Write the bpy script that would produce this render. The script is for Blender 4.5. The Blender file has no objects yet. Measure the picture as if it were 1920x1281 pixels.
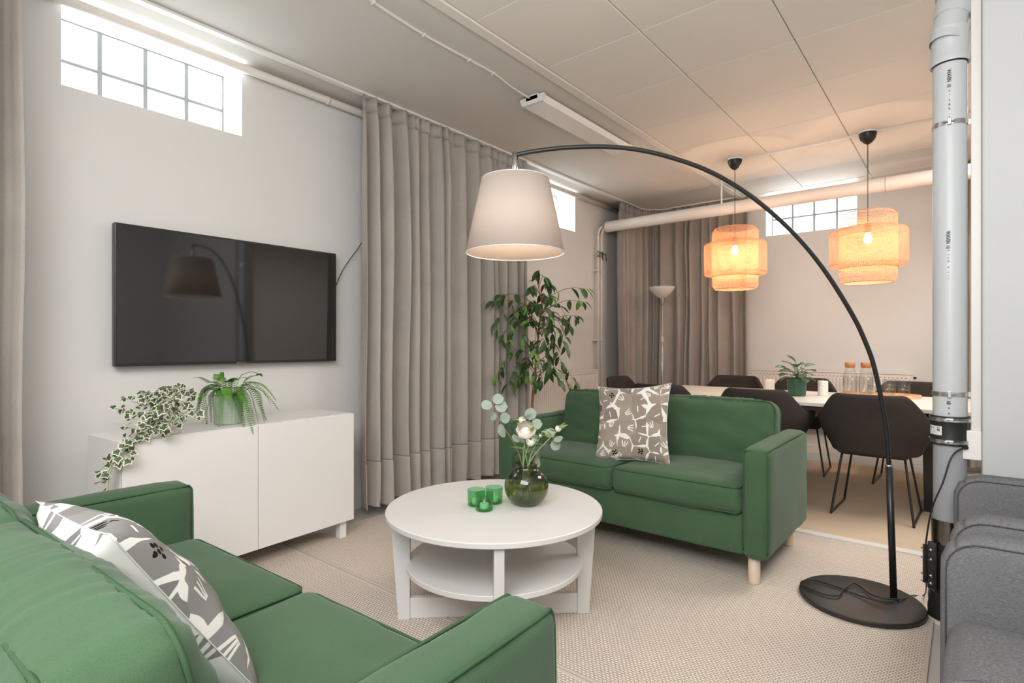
import bpy, bmesh, math, random
from math import sin, cos, pi, radians, sqrt, atan2
from mathutils import Vector, Matrix, Euler, noise

scene = bpy.context.scene
COL = scene.collection
rnd = random.Random(7)

# ------------------------------------------------------------------ camera
FPX, HOR, YAW, CAMZ = 1035.0, 646.0, radians(39.5), 1.15
cam_d = bpy.data.cameras.new('camera')
cam = bpy.data.objects.new('camera', cam_d)
COL.objects.link(cam)
cam_d.sensor_width = 36.0
cam_d.lens = 36.0 * FPX / 1920.0
cam_d.shift_y = (HOR - 640.5) / 1920.0
cam_d.clip_start = 0.02
cam.location = (0, 0, CAMZ)
cam.rotation_euler = (radians(90), 0, YAW)
scene.camera = cam

# ------------------------------------------------------------------ light
world = bpy.data.worlds.new('overcast_sky')
scene.world = world
world.use_nodes = True
wb = world.node_tree.nodes['Background']
wb.inputs[0].default_value = (0.86, 0.94, 1.0, 1)
wb.inputs[1].default_value = 2.6

def area(name, loc, target, sx, sy, power, color=(1, 1, 1)):
    d = bpy.data.lights.new(name, 'AREA')
    d.shape = 'RECTANGLE'; d.size = sx; d.size_y = sy
    d.energy = power; d.color = color
    o = bpy.data.objects.new(name, d)
    COL.objects.link(o)
    o.location = loc
    o.rotation_euler = (Vector(target) - Vector(loc)).to_track_quat('-Z', 'Y').to_euler()
    return o

# daylight entering by the three glass block windows
area('window_daylight_1', (-3.75, 1.08, 2.66), (-1.0, 1.08, 1.6), 0.80, 0.38, 30, (0.90, 0.96, 1.0))
area('window_daylight_2', (-3.75, 4.65, 2.66), (-1.0, 4.65, 1.6), 0.80, 0.38, 18, (0.90, 0.96, 1.0))
area('window_daylight_3', (-1.29, 7.0, 2.66), (-1.29, 4.5, 1.6), 0.80, 0.38, 22, (0.90, 0.96, 1.0))
# unseen fill added overhead behind the camera to light the living area
area('living_fill', (-0.10, -0.85, 2.50), (-0.2, 0.1, 0.0), 2.4, 1.6, 106, (0.965, 0.985, 1.0))
# added uplight near the camera, like a bounced flash, to brighten the ceiling
area('uplight_fill', (0.10, 0.10, 1.70), (-0.35, 0.85, 2.8), 0.5, 0.5, 30, (0.97, 0.98, 1.0))
area('dining_fill', (0.50, 4.40, 2.74), (0.50, 4.40, 0.0), 0.9, 1.7, 52, (1.0, 0.96, 0.92))  # added fill without a fixture, brightens the dining side

LAMP_W, PEND_W = 3.0, 25                # watts of the arc lamp and of each woven lamp
vs = scene.view_settings
vs.view_transform = 'Standard'
vs.look = 'None'
vs.exposure = 0.12
vs.gamma = 1.0
vs.use_curve_mapping = False

# ------------------------------------------------------------------ pixel helper
FW = Vector((-sin(YAW), cos(YAW), 0)); RT = Vector((cos(YAW), sin(YAW), 0)); UP = Vector((0, 0, 1))
CAM = Vector((0, 0, CAMZ))
def ray(u, v):
    return FW + RT * ((u - 960) / FPX) + UP * ((HOR - v) / FPX)
def pz(u, v, z):                 # on a horizontal level
    r = ray(u, v); return CAM + r * ((z - CAMZ) / r.z)
def pd(u, v, d):                 # at a depth in metres
    return CAM + ray(u, v) * d
def px_(u, v, x):                # on a plane x = const
    r = ray(u, v); return CAM + r * (x / r.x)
def py_(u, v, y):
    r = ray(u, v); return CAM + r * (y / r.y)

# ------------------------------------------------------------------ object helpers
def tag(o, label, cat=None, group=None, kind=None):
    if label: o['label'] = label
    if cat: o['category'] = cat
    if group: o['group'] = group
    if kind: o['kind'] = kind
    return o
def thing(name, label, cat, loc=(0, 0, 0), rz=0.0, group=None):
    o = bpy.data.objects.new(name, None)
    o.empty_display_size = 0.1
    COL.objects.link(o)
    o.location = loc; o.rotation_euler = (0, 0, rz)
    return tag(o, label, cat, group)
def copy_tree(o, parent=None):
    c = o.copy(); COL.objects.link(c)
    if parent is not None: c.parent = parent
    for ch in list(o.children): copy_tree(ch, c)
    return c
def link(name, me, parent=None, loc=None, rot=None, scale=None):
    o = bpy.data.objects.new(name, me)
    COL.objects.link(o)
    if parent is not None: o.parent = parent
    if loc is not None: o.location = loc
    if rot is not None: o.rotation_euler = rot
    if scale is not None: o.scale = scale
    return o

class MB:
    """collects shapes for ONE mesh"""
    def __init__(s): s.v = []; s.f = []; s.m = []; s.sm = []
    def add(s, vs, fs, mi=0, smooth=False, M=None):
        b = len(s.v)
        s.v += [(M @ Vector(p)) if M else Vector(p) for p in vs]
        for f in fs:
            s.f.append([b + i for i in f]); s.m.append(mi); s.sm.append(smooth)
        return s
    def box(s, lo, hi, bev=0.0, mi=0, M=None, seg=2):
        if bev <= 0:
            x0, y0, z0 = lo; x1, y1, z1 = hi
            vs = [(x0,y0,z0),(x1,y0,z0),(x1,y1,z0),(x0,y1,z0),(x0,y0,z1),(x1,y0,z1),(x1,y1,z1),(x0,y1,z1)]
            fs = [(0,3,2,1),(4,5,6,7),(0,1,5,4),(1,2,6,5),(2,3,7,6),(3,0,4,7)]
            return s.add(vs, fs, mi, False, M)
        bm = bmesh.new()
        bmesh.ops.create_cube(bm, size=1)
        for v in bm.verts:
            v.co = Vector([(lo[i] + hi[i]) / 2 + v.co[i] * (hi[i] - lo[i]) for i in range(3)])
        bmesh.ops.bevel(bm, geom=bm.edges[:], offset=bev, segments=seg, affect='EDGES', profile=0.5)
        bm.verts.index_update()
        s.add([v.co.copy() for v in bm.verts], [[v.index for v in f.verts] for f in bm.faces], mi, False, M)
        bm.free(); return s
    def tube(s, path, r, n=8, closed=False, mi=0, caps=True, M=None):
        P = [Vector(p) for p in path]
        L = len(P)
        rr = r if isinstance(r, (list, tuple)) else [r] * L
        T = []
        for i in range(L):
            a = P[(i - 1) % L] if (closed or i > 0) else P[i]
            c = P[(i + 1) % L] if (closed or i < L - 1) else P[i]
            t = (c - a)
            T.append(t.normalized() if t.length > 1e-9 else Vector((0, 0, 1)))
        ref = Vector((0, 0, 1)) if abs(T[0].z) < 0.9 else Vector((1, 0, 0))
        N = (ref - T[0] * ref.dot(T[0])).normalized()
        vs = []; fs = []
        for i in range(L):
            if i:
                N = N - T[i] * N.dot(T[i])
                N = N.normalized() if N.length > 1e-6 else T[i].orthogonal().normalized()
            B = T[i].cross(N)
            for k in range(n):
                a = 2 * pi * k / n
                vs.append(P[i] + (N * cos(a) + B * sin(a)) * rr[i])
        for i in range(L if closed else L - 1):
            j = (i + 1) % L
            for k in range(n):
                k2 = (k + 1) % n
                fs.append((i * n + k, i * n + k2, j * n + k2, j * n + k))
        if caps and not closed:
            fs.append(tuple(range(n))[::-1]); fs.append(tuple((L - 1) * n + k for k in range(n)))
        return s.add(vs, fs, mi, True, M)
    def lathe(s, prof, n=32, mi=0, cap0=False, cap1=False, M=None, smooth=True):
        vs = []; fs = []
        for (r, z) in prof:
            for k in range(n):
                a = 2 * pi * k / n
                vs.append((r * cos(a), r * sin(a), z))
        for i in range(len(prof) - 1):
            for k in range(n):
                k2 = (k + 1) % n
                fs.append((i * n + k, i * n + k2, (i + 1) * n + k2, (i + 1) * n + k))
        if cap0: fs.append(tuple(range(n))[::-1])
        if cap1: fs.append(tuple((len(prof) - 1) * n + k for k in range(n)))
        return s.add(vs, fs, mi, smooth, M)
    def cyl(s, p0, p1, r, n=16, mi=0, M=None):
        return s.tube([p0, p1], r, n, mi=mi, M=M)
    def mesh(s, name, mats):
        me = bpy.data.meshes.new(name)
        me.from_pydata([tuple(v) for v in s.v], [], s.f)
        for m in (mats if isinstance(mats, (list, tuple)) else [mats]): me.materials.append(m)
        me.polygons.foreach_set('material_index', s.m)
        me.polygons.foreach_set('use_smooth', s.sm)
        me.update()
        return me
    def build(s, name, mats, parent=None, loc=None, rot=None, sharp=None):
        me = s.mesh(name, mats)
        if sharp is not None:
            try: me.set_sharp_from_angle(angle=radians(sharp))
            except Exception: pass
        return link(name, me, parent, loc, rot)

def soft_box(size, r, n=(10, 10, 6), bulge=(0, 0, 0), wr=0.0, wscale=(6, 6, 6), seed=0.0, shape=None):
    """rounded, puffed box centred on the origin; returns an MB"""
    h = [s / 2 for s in size]
    kn = []
    for a in range(3):
        ra = min(r, h[a] * 0.98)
        inner = h[a] - ra
        k = [-h[a], -h[a] + ra * 0.25, -h[a] + ra * 0.6, -inner]
        k += [-inner + 2 * inner * i / n[a] for i in range(1, n[a])]
        k += [inner, h[a] - ra * 0.6, h[a] - ra * 0.25, h[a]]
        kn.append(k)
    N = [len(k) - 1 for k in kn]
    idx = {}; vs = []; fs = []
    def vert(i, j, k):
        key = (i, j, k)
        if key in idx: return idx[key]
        p = [kn[0][i], kn[1][j], kn[2][k]]
        inn = [max(-(h[a] - min(r, h[a]*0.98)), min(h[a] - min(r, h[a]*0.98), p[a])) for a in range(3)]
        d = Vector([p[a] - inn[a] for a in range(3)])
        nn = d.normalized() if d.length > 1e-9 else Vector((0, 0, 1))
        q = Vector(inn) + nn * min(r, min(h) * 0.98) if d.length > 1e-9 else Vector(p)
        for a in range(3):
            b, c = (a + 1) % 3, (a + 2) % 3
            w = max(0, 1 - (p[b] / h[b]) ** 2) * max(0, 1 - (p[c] / h[c]) ** 2)
            q[a] += bulge[a] * nn[a] * w ** 0.7
        if wr:
            s = noise.noise(Vector((q.x * wscale[0] + seed, q.y * wscale[1], q.z * wscale[2])))
            s2 = noise.noise(Vector((q.x * wscale[0] * 2.3 + seed + 9, q.y * wscale[1] * 2.3, q.z * wscale[2] * 2.3)))
            q += nn * wr * (s + 0.5 * s2)
        if shape: q = shape(q, nn)
        idx[key] = len(vs); vs.append(q); return idx[key]
    for a in range(3):
        b, c = (a + 1) % 3, (a + 2) % 3
        for side in (0, N[a]):
            for i in range(N[b]):
                for j in range(N[c]):
                    q = []
                    for (di, dj) in ((0, 0), (1, 0), (1, 1), (0, 1)):
                        t = [0, 0, 0]; t[a] = side; t[b] = i + di; t[c] = j + dj
                        q.append(vert(*t))
                    fs.append(q if side else q[::-1])
    return MB().add(vs, fs, 0, True)

def rrect(hx, hy, r, n=5):
    pts = []
    for (cx, cy, a0) in ((hx - r, hy - r, 0), (-hx + r, hy - r, 90), (-hx + r, -hy + r, 180), (hx - r, -hy + r, 270)):
        for i in range(n + 1):
            a = radians(a0 + 90 * i / n)
            pts.append((cx + r * cos(a), cy + r * sin(a)))
    return pts
def smooth_path(pts, n=8):
    P = [Vector(p) for p in pts]
    out = []
    for i in range(len(P) - 1):
        p0 = P[max(i - 1, 0)]; p1 = P[i]; p2 = P[i + 1]; p3 = P[min(i + 2, len(P) - 1)]
        for k in range(n):
            t = k / n
            out.append(0.5 * ((2 * p1) + (-p0 + p2) * t + (2 * p0 - 5 * p1 + 4 * p2 - p3) * t * t + (-p0 + 3 * p1 - 3 * p2 + p3) * t ** 3))
    out.append(P[-1])
    return out

# ------------------------------------------------------------------ materials
def srgb(r, g, b):
    f = lambda c: (c / 255 / 12.92) if c / 255 <= 0.04045 else ((c / 255 + 0.055) / 1.055) ** 2.4
    return (f(r), f(g), f(b), 1)
class NT:
    def __init__(s, name):
        s.m = bpy.data.materials.new(name); s.m.use_nodes = True
        s.t = s.m.node_tree; s.b = s.t.nodes['Principled BSDF']; s.out = s.t.nodes['Material Output']
    def n(s, typ, **kw):
        nd = s.t.nodes.new(typ)
        for k, v in kw.items(): setattr(nd, k, v)
        return nd
    def l(s, a, b): s.t.links.new(a, b)
    def coord(s, which='Object'):
        return s.n('ShaderNodeTexCoord').outputs[which]
    def mapping(s, vec, scale=(1, 1, 1), rot=(0, 0, 0), loc=(0, 0, 0)):
        m = s.n('ShaderNodeMapping')
        m.inputs['Scale'].default_value = scale; m.inputs['Rotation'].default_value = rot; m.inputs['Location'].default_value = loc
        s.l(vec, m.inputs['Vector']); return m.outputs[0]
    def noise(s, vec, scale, detail=2.0, rough=0.5):
        t = s.n('ShaderNodeTexNoise'); t.inputs['Scale'].default_value = scale
        t.inputs['Detail'].default_value = detail; t.inputs['Roughness'].default_value = rough
        s.l(vec, t.inputs['Vector']); return t.outputs['Fac']
    def ramp(s, fac, stops):
        r = s.n('ShaderNodeValToRGB'); e = r.color_ramp.elements
        while len(e) > 1: e.remove(e[-1])
        e[0].position = stops[0][0]; e[0].color = stops[0][1]
        for p, c in stops[1:]:
            x = e.new(p); x.color = c
        s.l(fac, r.inputs[0]); return r.outputs[0]
    def math(s, op, a, b=None, c=None):
        m = s.n('ShaderNodeMath', operation=op)
        for i, x in enumerate((a, b, c)):
            if x is None: continue
            if isinstance(x, (int, float)): m.inputs[i].default_value = x
            else: s.l(x, m.inputs[i])
        return m.outputs[0]
    def mix(s, fac, a, b, mode='MIX'):
        m = s.n('ShaderNodeMix', data_type='RGBA', blend_type=mode)
        if isinstance(fac, (int, float)): m.inputs['Factor'].default_value = fac
        else: s.l(fac, m.inputs['Factor'])
        for k, x in ((6, a), (7, b)):
            if isinstance(x, tuple): m.inputs[k].default_value = x
            else: s.l(x, m.inputs[k])
        return m.outputs[2]
    def bump(s, h, strength=0.3, dist=0.002):
        b = s.n('ShaderNodeBump'); b.inputs['Strength'].default_value = strength; b.inputs['Distance'].default_value = dist
        s.l(h, b.inputs['Height']); s.l(b.outputs[0], s.b.inputs['Normal']); return b
    def set(s, color=None, rough=None, metal=None, spec=None, **kw):
        if color is not None: s.b.inputs['Base Color'].default_value = color
        if rough is not None: s.b.inputs['Roughness'].default_value = rough
        if metal is not None: s.b.inputs['Metallic'].default_value = metal
        if spec is not None: s.b.inputs['Specular IOR Level'].default_value = spec
        for k, v in kw.items(): s.b.inputs[k.replace('_', ' ')].default_value = v
        return s

def plain(name, color, rough=0.5, metal=0.0, spec=0.5, var=0.05, vscale=8.0, bump=0.0, bscale=60.0):
    t = NT(name).set(color, rough, metal, spec)
    co = t.coord()
    f = t.noise(co, vscale, 3)
    lo = tuple(c * (1 - var) for c in color[:3]) + (1,); hi = tuple(min(1, c * (1 + var)) for c in color[:3]) + (1,)
    t.l(t.ramp(f, [(0.3, lo), (0.7, hi)]), t.b.inputs['Base Color'])
    if bump: t.bump(t.noise(co, bscale, 3), bump, 0.003)
    return t.m
def fabric(name, color, dark=0.82, weave=900.0, slub=None, rough=0.95, var=0.12, sheen=0.0, bump=0.25):
    t = NT(name).set(color, rough, 0, 0.15)
    co = t.coord()
    big = t.noise(co, 5.0, 3)
    a = tuple(c * (1 - var) for c in color[:3]) + (1,); b = tuple(min(1, c * (1 + var)) for c in color[:3]) + (1,)
    base = t.ramp(big, [(0.3, a), (0.7, b)])
    mp = t.mapping(co, slub or (1, 1, 1))
    fine = t.noise(mp, weave, 1)
    g = t.ramp(fine, [(0.3, (dark, dark, dark, 1)), (0.7, (1.06, 1.06, 1.06, 1))])
    t.l(t.mix(1.0, base, g, 'MULTIPLY'), t.b.inputs['Base Color'])
    t.bump(fine, bump, 0.001)
    if sheen: t.b.inputs['Sheen Weight'].default_value = sheen
    return t.m
def thin_glass(name, tint, gloss=0.10, rough=0.02):
    t = NT(name)
    tr = t.n('ShaderNodeBsdfTransparent'); tr.inputs[0].default_value = tint
    gl = t.n('ShaderNodeBsdfGlossy'); gl.inputs['Roughness'].default_value = rough
    lw = t.n('ShaderNodeLayerWeight'); lw.inputs['Blend'].default_value = 0.5
    f = t.math('ADD', t.math('MULTIPLY', t.math('POWER', lw.outputs['Facing'], 3.0), 0.55), 0.03 + gloss * 0.2)
    mx = t.n('ShaderNodeMixShader')
    t.l(f, mx.inputs[0]); t.l(tr.outputs[0], mx.inputs[1]); t.l(gl.outputs[0], mx.inputs[2])
    t.l(mx.outputs[0], t.out.inputs['Surface'])
    return t.m
def translucent(name, color, trans, tcol=None, rough=0.9, fine=500.0):
    t = NT(name).set(color, rough, 0, 0.1)
    co = t.coord()
    g = t.ramp(t.noise(co, fine, 2), [(0.3, tuple(c * 0.9 for c in color[:3]) + (1,)), (0.7, color)])
    t.l(g, t.b.inputs['Base Color'])
    tl = t.n('ShaderNodeBsdfTranslucent'); tl.inputs[0].default_value = tcol or color
    mx = t.n('ShaderNodeMixShader'); mx.inputs[0].default_value = trans
    t.l(t.b.outputs[0], mx.inputs[1]); t.l(tl.outputs[0], mx.inputs[2]); t.l(mx.outputs[0], t.out.inputs['Surface'])
    return t.m
def emis(name, color, strength):
    t = NT(name).set((0, 0, 0, 1), 0.5)
    t.b.inputs['Emission Color'].default_value = color; t.b.inputs['Emission Strength'].default_value = strength
    return t.m

def rug_mat(name, light, dark, sx, sy, bump=0.6):
    """flat-woven pebble loops in staggered rows"""
    t = NT(name).set(light, 0.95, 0, 0.1)
    co = t.coord()
    sep = t.n('ShaderNodeSeparateXYZ'); t.l(co, sep.inputs[0])
    y = t.math('DIVIDE', sep.outputs[1], sy)
    row = t.math('FLOOR', y)
    odd = t.math('MULTIPLY', t.math('FLOORED_MODULO', row, 2.0), 0.5)
    x = t.math('ADD', t.math('DIVIDE', sep.outputs[0], sx), odd)
    fx = t.math('SUBTRACT', t.math('FRACT', x), 0.5)
    fy = t.math('SUBTRACT', t.math('FRACT', y), 0.5)
    d = t.math('SQRT', t.math('ADD', t.math('POWER', t.math('MULTIPLY', fx, 1.0), 2.0), t.math('POWER', t.math('MULTIPLY', fy, 1.0), 2.0)))
    h = t.math('SUBTRACT', 1.0, t.math('MULTIPLY', d, 1.55))
    nz = t.noise(t.mapping(co, (1, 1, 1)), 130.0, 2)
    hh = t.math('ADD', h, t.math('MULTIPLY', t.math('SUBTRACT', nz, 0.5), 0.3))
    c = t.ramp(hh, [(0.05, dark), (0.26, tuple((a * 0.40 + b * 0.60) for a, b in zip(dark, light))), (0.45, light)])
    v = t.ramp(t.noise(co, 1.6, 3), [(0.3, (0.92, 0.92, 0.92, 1)), (0.7, (1.03, 1.02, 1.0, 1))])
    t.l(t.mix(1.0, c, v, 'MULTIPLY'), t.b.inputs['Base Color'])
    t.bump(hh, bump, 0.004)
    return t.m

def pattern_mat(name, scale=7.0, grey=srgb(150, 140, 130), thr=0.445):
    """cushion print: overlapping grey shapes on white, white strokes, black dots (uses uv)"""
    t = NT(name).set(grey, 0.92, 0, 0.1)
    uv = t.n('ShaderNodeUVMap').outputs[0]
    vo = t.n('ShaderNodeTexVoronoi', voronoi_dimensions='2D', feature='F1'); vo.inputs['Scale'].default_value = scale
    vo.inputs['Randomness'].default_value = 0.75
    t.l(uv, vo.inputs['Vector'])
    ve = t.n('ShaderNodeTexVoronoi', voronoi_dimensions='2D', feature='DISTANCE_TO_EDGE'); ve.inputs['Scale'].default_value = scale
    ve.inputs['Randomness'].default_value = 0.75
    t.l(uv, ve.inputs['Vector'])
    sc = t.n('ShaderNodeSeparateColor'); t.l(vo.outputs['Color'], sc.inputs[0])
    r1, r2, r3 = sc.outputs[0], sc.outputs[1], sc.outputs[2]
    # gap between shapes: wide in places, none in others
    gap = t.math('MULTIPLY', t.math('SUBTRACT', t.noise(uv, scale * 0.9, 1), thr), 0.70)
    shape = t.math('GREATER_THAN', ve.outputs['Distance'], gap)
    # local coordinates in the cell
    sv = t.n('ShaderNodeVectorMath', operation='SUBTRACT'); t.l(uv, sv.inputs[0]); t.l(vo.outputs['Position'], sv.inputs[1])
    rot = t.n('ShaderNodeVectorRotate', rotation_type='Z_AXIS'); t.l(sv.outputs[0], rot.inputs['Vector'])
    t.l(t.math('MULTIPLY', t.math('SUBTRACT', r1, 0.5), 3.4), rot.inputs['Angle'])
    sp = t.n('ShaderNodeSeparateXYZ'); t.l(rot.outputs[0], sp.inputs[0])
    lx = t.math('MULTIPLY', sp.outputs[0], scale); ly = t.math('MULTIPLY', sp.outputs[1], scale)
    def stroke(slope, off):
        a = t.math('ABSOLUTE', t.math('SUBTRACT', lx, t.math('ADD', t.math('MULTIPLY', ly, slope), off)))
        m1 = t.math('LESS_THAN', a, 0.034)
        m2 = t.math('LESS_THAN', t.math('ABSOLUTE', t.math('SUBTRACT', ly, 0.10)), 0.20)
        return t.math('MULTIPLY', m1, m2)
    st = stroke(0.0, 0.0)
    st3 = t.math('MAXIMUM', stroke(0.35, 0.10), stroke(-0.35, -0.10))
    many = t.math('GREATER_THAN', r3, 0.45)
    st = t.math('MAXIMUM', st, t.math('MULTIPLY', st3, many))
    dots = None
    for (ox, oy) in ((0.0, -0.05), (0.13, 0.03), (-0.12, 0.04), (0.05, 0.13), (-0.04, -0.18), (0.15, -0.14)):
        a = t.math('POWER', t.math('SUBTRACT', lx, ox), 2.0); b = t.math('POWER', t.math('SUBTRACT', ly, oy), 2.0)
        q = t.math('LESS_THAN', t.math('ADD', a, b), 0.0042)
        dots = q if dots is None else t.math('MAXIMUM', dots, q)
    isdot = t.math('GREATER_THAN', r2, 0.70)
    shade = t.ramp(r3, [(0.0, tuple(c * 0.80 for c in grey[:3]) + (1,)), (1.0, tuple(min(1, c * 1.12) for c in grey[:3]) + (1,))])
    white = srgb(238, 234, 228)
    c = t.mix(shape, white, shade)
    c = t.mix(t.math('MULTIPLY', t.math('MULTIPLY', st, shape), t.math('SUBTRACT', 1.0, isdot)), c, white)
    c = t.mix(t.math('MULTIPLY', dots, isdot), c, srgb(38, 32, 30))
    t.l(c, t.b.inputs['Base Color'])
    t.bump(t.noise(uv, 300.0, 2), 0.2, 0.001)
    return t.m

M = {}
M['wall'] = plain('painted_wall', srgb(224, 221, 217), 0.75, var=0.015, vscale=2.0, bump=0.06, bscale=35)
M['wall_rough'] = plain('rough_painted_wall', srgb(198, 199, 199), 0.7, var=0.012, vscale=3, bump=0.10, bscale=22)
M['ceiling'] = plain('plaster_ceiling', srgb(215, 211, 204), 0.8, var=0.02, vscale=3, bump=0.35, bscale=28)
M['panel'] = plain('ceiling_panel_paint', srgb(230, 224, 215), 0.7, var=0.012, vscale=2)
M['concrete'] = plain('painted_concrete_floor', srgb(196, 194, 190), 0.35, var=0.05, vscale=4)
M['trim'] = plain('white_trim', srgb(226, 222, 216), 0.45, var=0.01)
M['rail'] = plain('curtain_rail_white', srgb(234, 232, 228), 0.35, var=0.01)
M['pipe_paint'] = plain('painted_pipe', srgb(228, 220, 212), 0.55, var=0.02)
M['white_lam'] = plain('white_laminate', srgb(222, 219, 216), 0.32, var=0.008, vscale=2)
M['gloss_white'] = plain('white_lacquer', srgb(240, 237, 234), 0.25, var=0.008, vscale=2)
M['green'] = fabric('green_cotton', srgb(72, 98, 71), 0.86, 700, var=0.08, sheen=0.15)
M['green_welt'] = fabric('green_welt', srgb(67, 92, 66), 0.86, 700, var=0.05)
M['birch'] = plain('birch_wood', srgb(226, 205, 182), 0.5, var=0.06, vscale=12)
M['curtain'] = fabric('grey_curtain', srgb(182, 174, 166), 0.80, 160, slub=(1.0, 1.0, 9.0), rough=0.75, var=0.05, sheen=0.1, bump=0.15)
M['curtain_warm'] = fabric('grey_brown_curtain', srgb(172, 163, 155), 0.80, 160, slub=(1.0, 1.0, 9.0), rough=0.8, var=0.05, bump=0.15)
M['rug'] = rug_mat('beige_loop_rug', srgb(230, 217, 205), srgb(112, 96, 84), 0.0165, 0.0115)
M['rug_band'] = fabric('beige_rug_binding', srgb(206, 193, 181), 0.85, 400, var=0.05)
M['sisal'] = rug_mat('tan_sisal_carpet', srgb(224, 203, 178), srgb(176, 150, 124), 0.0075, 0.0075, 0.3)
M['charcoal'] = fabric('charcoal_felt', srgb(66, 60, 57), 0.75, 220, slub=(1, 1, 3), var=0.1)
M['grey_tweed'] = fabric('grey_tweed', srgb(124, 124, 126), 0.62, 260, slub=(0.6, 1, 3.0), var=0.06, bump=0.4)
M['grey_welt'] = fabric('grey_tweed_seam', srgb(92, 92, 94), 0.7, 260, var=0.05)
M['black_metal'] = plain('black_powder_coat', srgb(30, 29, 29), 0.38, var=0.05)
M['base_black'] = plain('black_lamp_base', srgb(44, 40, 38), 0.42, var=0.06)
M['black_plastic'] = plain('black_plastic', srgb(26, 26, 27), 0.4, var=0.04)
M['rubber'] = plain('black_rubber', srgb(34, 34, 35), 0.45, var=0.08)
M['steel'] = plain('zinc_steel', srgb(200, 200, 198), 0.28, 1.0, var=0.08, vscale=30)
M['dark_steel'] = plain('polished_iron', srgb(120, 116, 112), 0.22, 1.0, var=0.2, vscale=20)
M['chrome'] = plain('satin_chrome', srgb(190, 188, 186), 0.25, 1.0)
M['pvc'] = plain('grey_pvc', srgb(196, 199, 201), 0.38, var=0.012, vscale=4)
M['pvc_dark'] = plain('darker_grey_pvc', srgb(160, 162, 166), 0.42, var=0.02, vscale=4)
M['print'] = plain('black_print', srgb(40, 42, 46), 0.7)
M['print_grey'] = plain('grey_print', srgb(110, 112, 116), 0.7)
M['paper'] = plain('paper_label', srgb(224, 224, 222), 0.6)
M['pattern'] = pattern_mat('printed_cushion_cover', 5.3, srgb(158, 146, 134))
M['pattern2'] = pattern_mat('printed_cushion_cover_grey', 4.6, srgb(140, 138, 135))
M['pattern3'] = pattern_mat('printed_cushion_reverse', 3.4, srgb(140, 138, 135), 0.10)
M['tv_frame'] = plain('dark_tv_frame', srgb(52, 50, 50), 0.35, 0.3)
M['screen'] = NT('dark_glass_screen').set((0.012, 0.011, 0.011, 1), 0.05, 0, 1.0).m
M['shade'] = translucent('linen_shade', srgb(200, 187, 177), 0.20, srgb(236, 212, 194))
M['bowl'] = translucent('frosted_bowl', srgb(236, 231, 224), 0.3)
M['bamboo'] = translucent('bamboo_strip', srgb(206, 162, 128), 0.28, srgb(196, 142, 106), fine=80)
M['bulb'] = emis('lit_bulb', (1.0, 0.80, 0.58, 1), 14)
M['glass'] = thin_glass('clear_glass', (0.94, 0.94, 0.93, 1))
M['green_glass'] = thin_glass('green_glass', (0.40, 0.74, 0.46, 1))
M['olive_glass'] = thin_glass('olive_green_glass', (0.42, 0.48, 0.26, 1), 0.2)
M['water'] = thin_glass('water', (0.86, 0.90, 0.80, 1), 0.1)
M['clear_water'] = thin_glass('clear_water', (0.93, 0.93, 0.92, 1), 0.1)
M['cork'] = plain('cork', srgb(176, 118, 78), 0.8, var=0.2, vscale=60)
M['tray'] = plain('light_wood_tray', srgb(232, 186, 146), 0.5, var=0.08, vscale=15)
M['wax'] = plain('white_wax', srgb(236, 228, 218), 0.5, var=0.02)
M['green_wax'] = plain('pale_wax', srgb(226, 236, 222), 0.5, var=0.02)
M['pot_green'] = plain('dark_green_ceramic', srgb(44, 84, 62), 0.35, var=0.06)
M['pot_sage'] = plain('sage_metal_pot', srgb(164, 176, 160), 0.45, var=0.03)
M['pot_white'] = plain('white_pot', srgb(232, 228, 222), 0.4, var=0.02)
M['pot_brown'] = plain('brown_pot', srgb(120, 90, 70), 0.6, var=0.1)
M['soil'] = plain('soil', srgb(60, 46, 36), 0.95, var=0.3, vscale=60)
M['bark'] = plain('bark', srgb(140, 100, 76), 0.8, var=0.25, vscale=40)
M['ficus1'] = plain('ficus_leaf_dark', srgb(58, 88, 44), 0.35, var=0.2, vscale=30)
M['ficus2'] = plain('ficus_leaf_bright', srgb(106, 148, 66), 0.4, var=0.2, vscale=30)
M['ivy_green'] = plain('ivy_leaf_green', srgb(72, 92, 54), 0.5, var=0.3, vscale=40)
M['ivy_cream'] = plain('ivy_leaf_cream', srgb(226, 222, 204), 0.55, var=0.04)
M['fern'] = plain('fern_green', srgb(86, 138, 44), 0.5, var=0.25, vscale=25)
M['fern_dark'] = plain('fern_dark_green', srgb(58, 104, 36), 0.5, var=0.25, vscale=25)
M['euca'] = plain('eucalyptus_leaf', srgb(146, 160, 146), 0.6, var=0.12, vscale=25)
M['petal'] = plain('cream_petal', srgb(246, 236, 224), 0.6, var=0.03)
M['stem_green'] = plain('pale_green_stem', srgb(150, 170, 120), 0.6, var=0.1)
M['sprig'] = plain('light_green_leaf', srgb(140, 170, 104), 0.55, var=0.15, vscale=30)
M['pancake'] = plain('dark_round_leaf', srgb(50, 86, 46), 0.35, var=0.25, vscale=30)
M['tube_lens'] = plain('acrylic_lens', srgb(244, 240, 234), 0.35, var=0.01)
M['radiator'] = plain('radiator_enamel', srgb(238, 228, 218), 0.35, var=0.01)
M['grout'] = plain('grey_mortar', srgb(128, 130, 130), 0.8, var=0.05)

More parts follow.
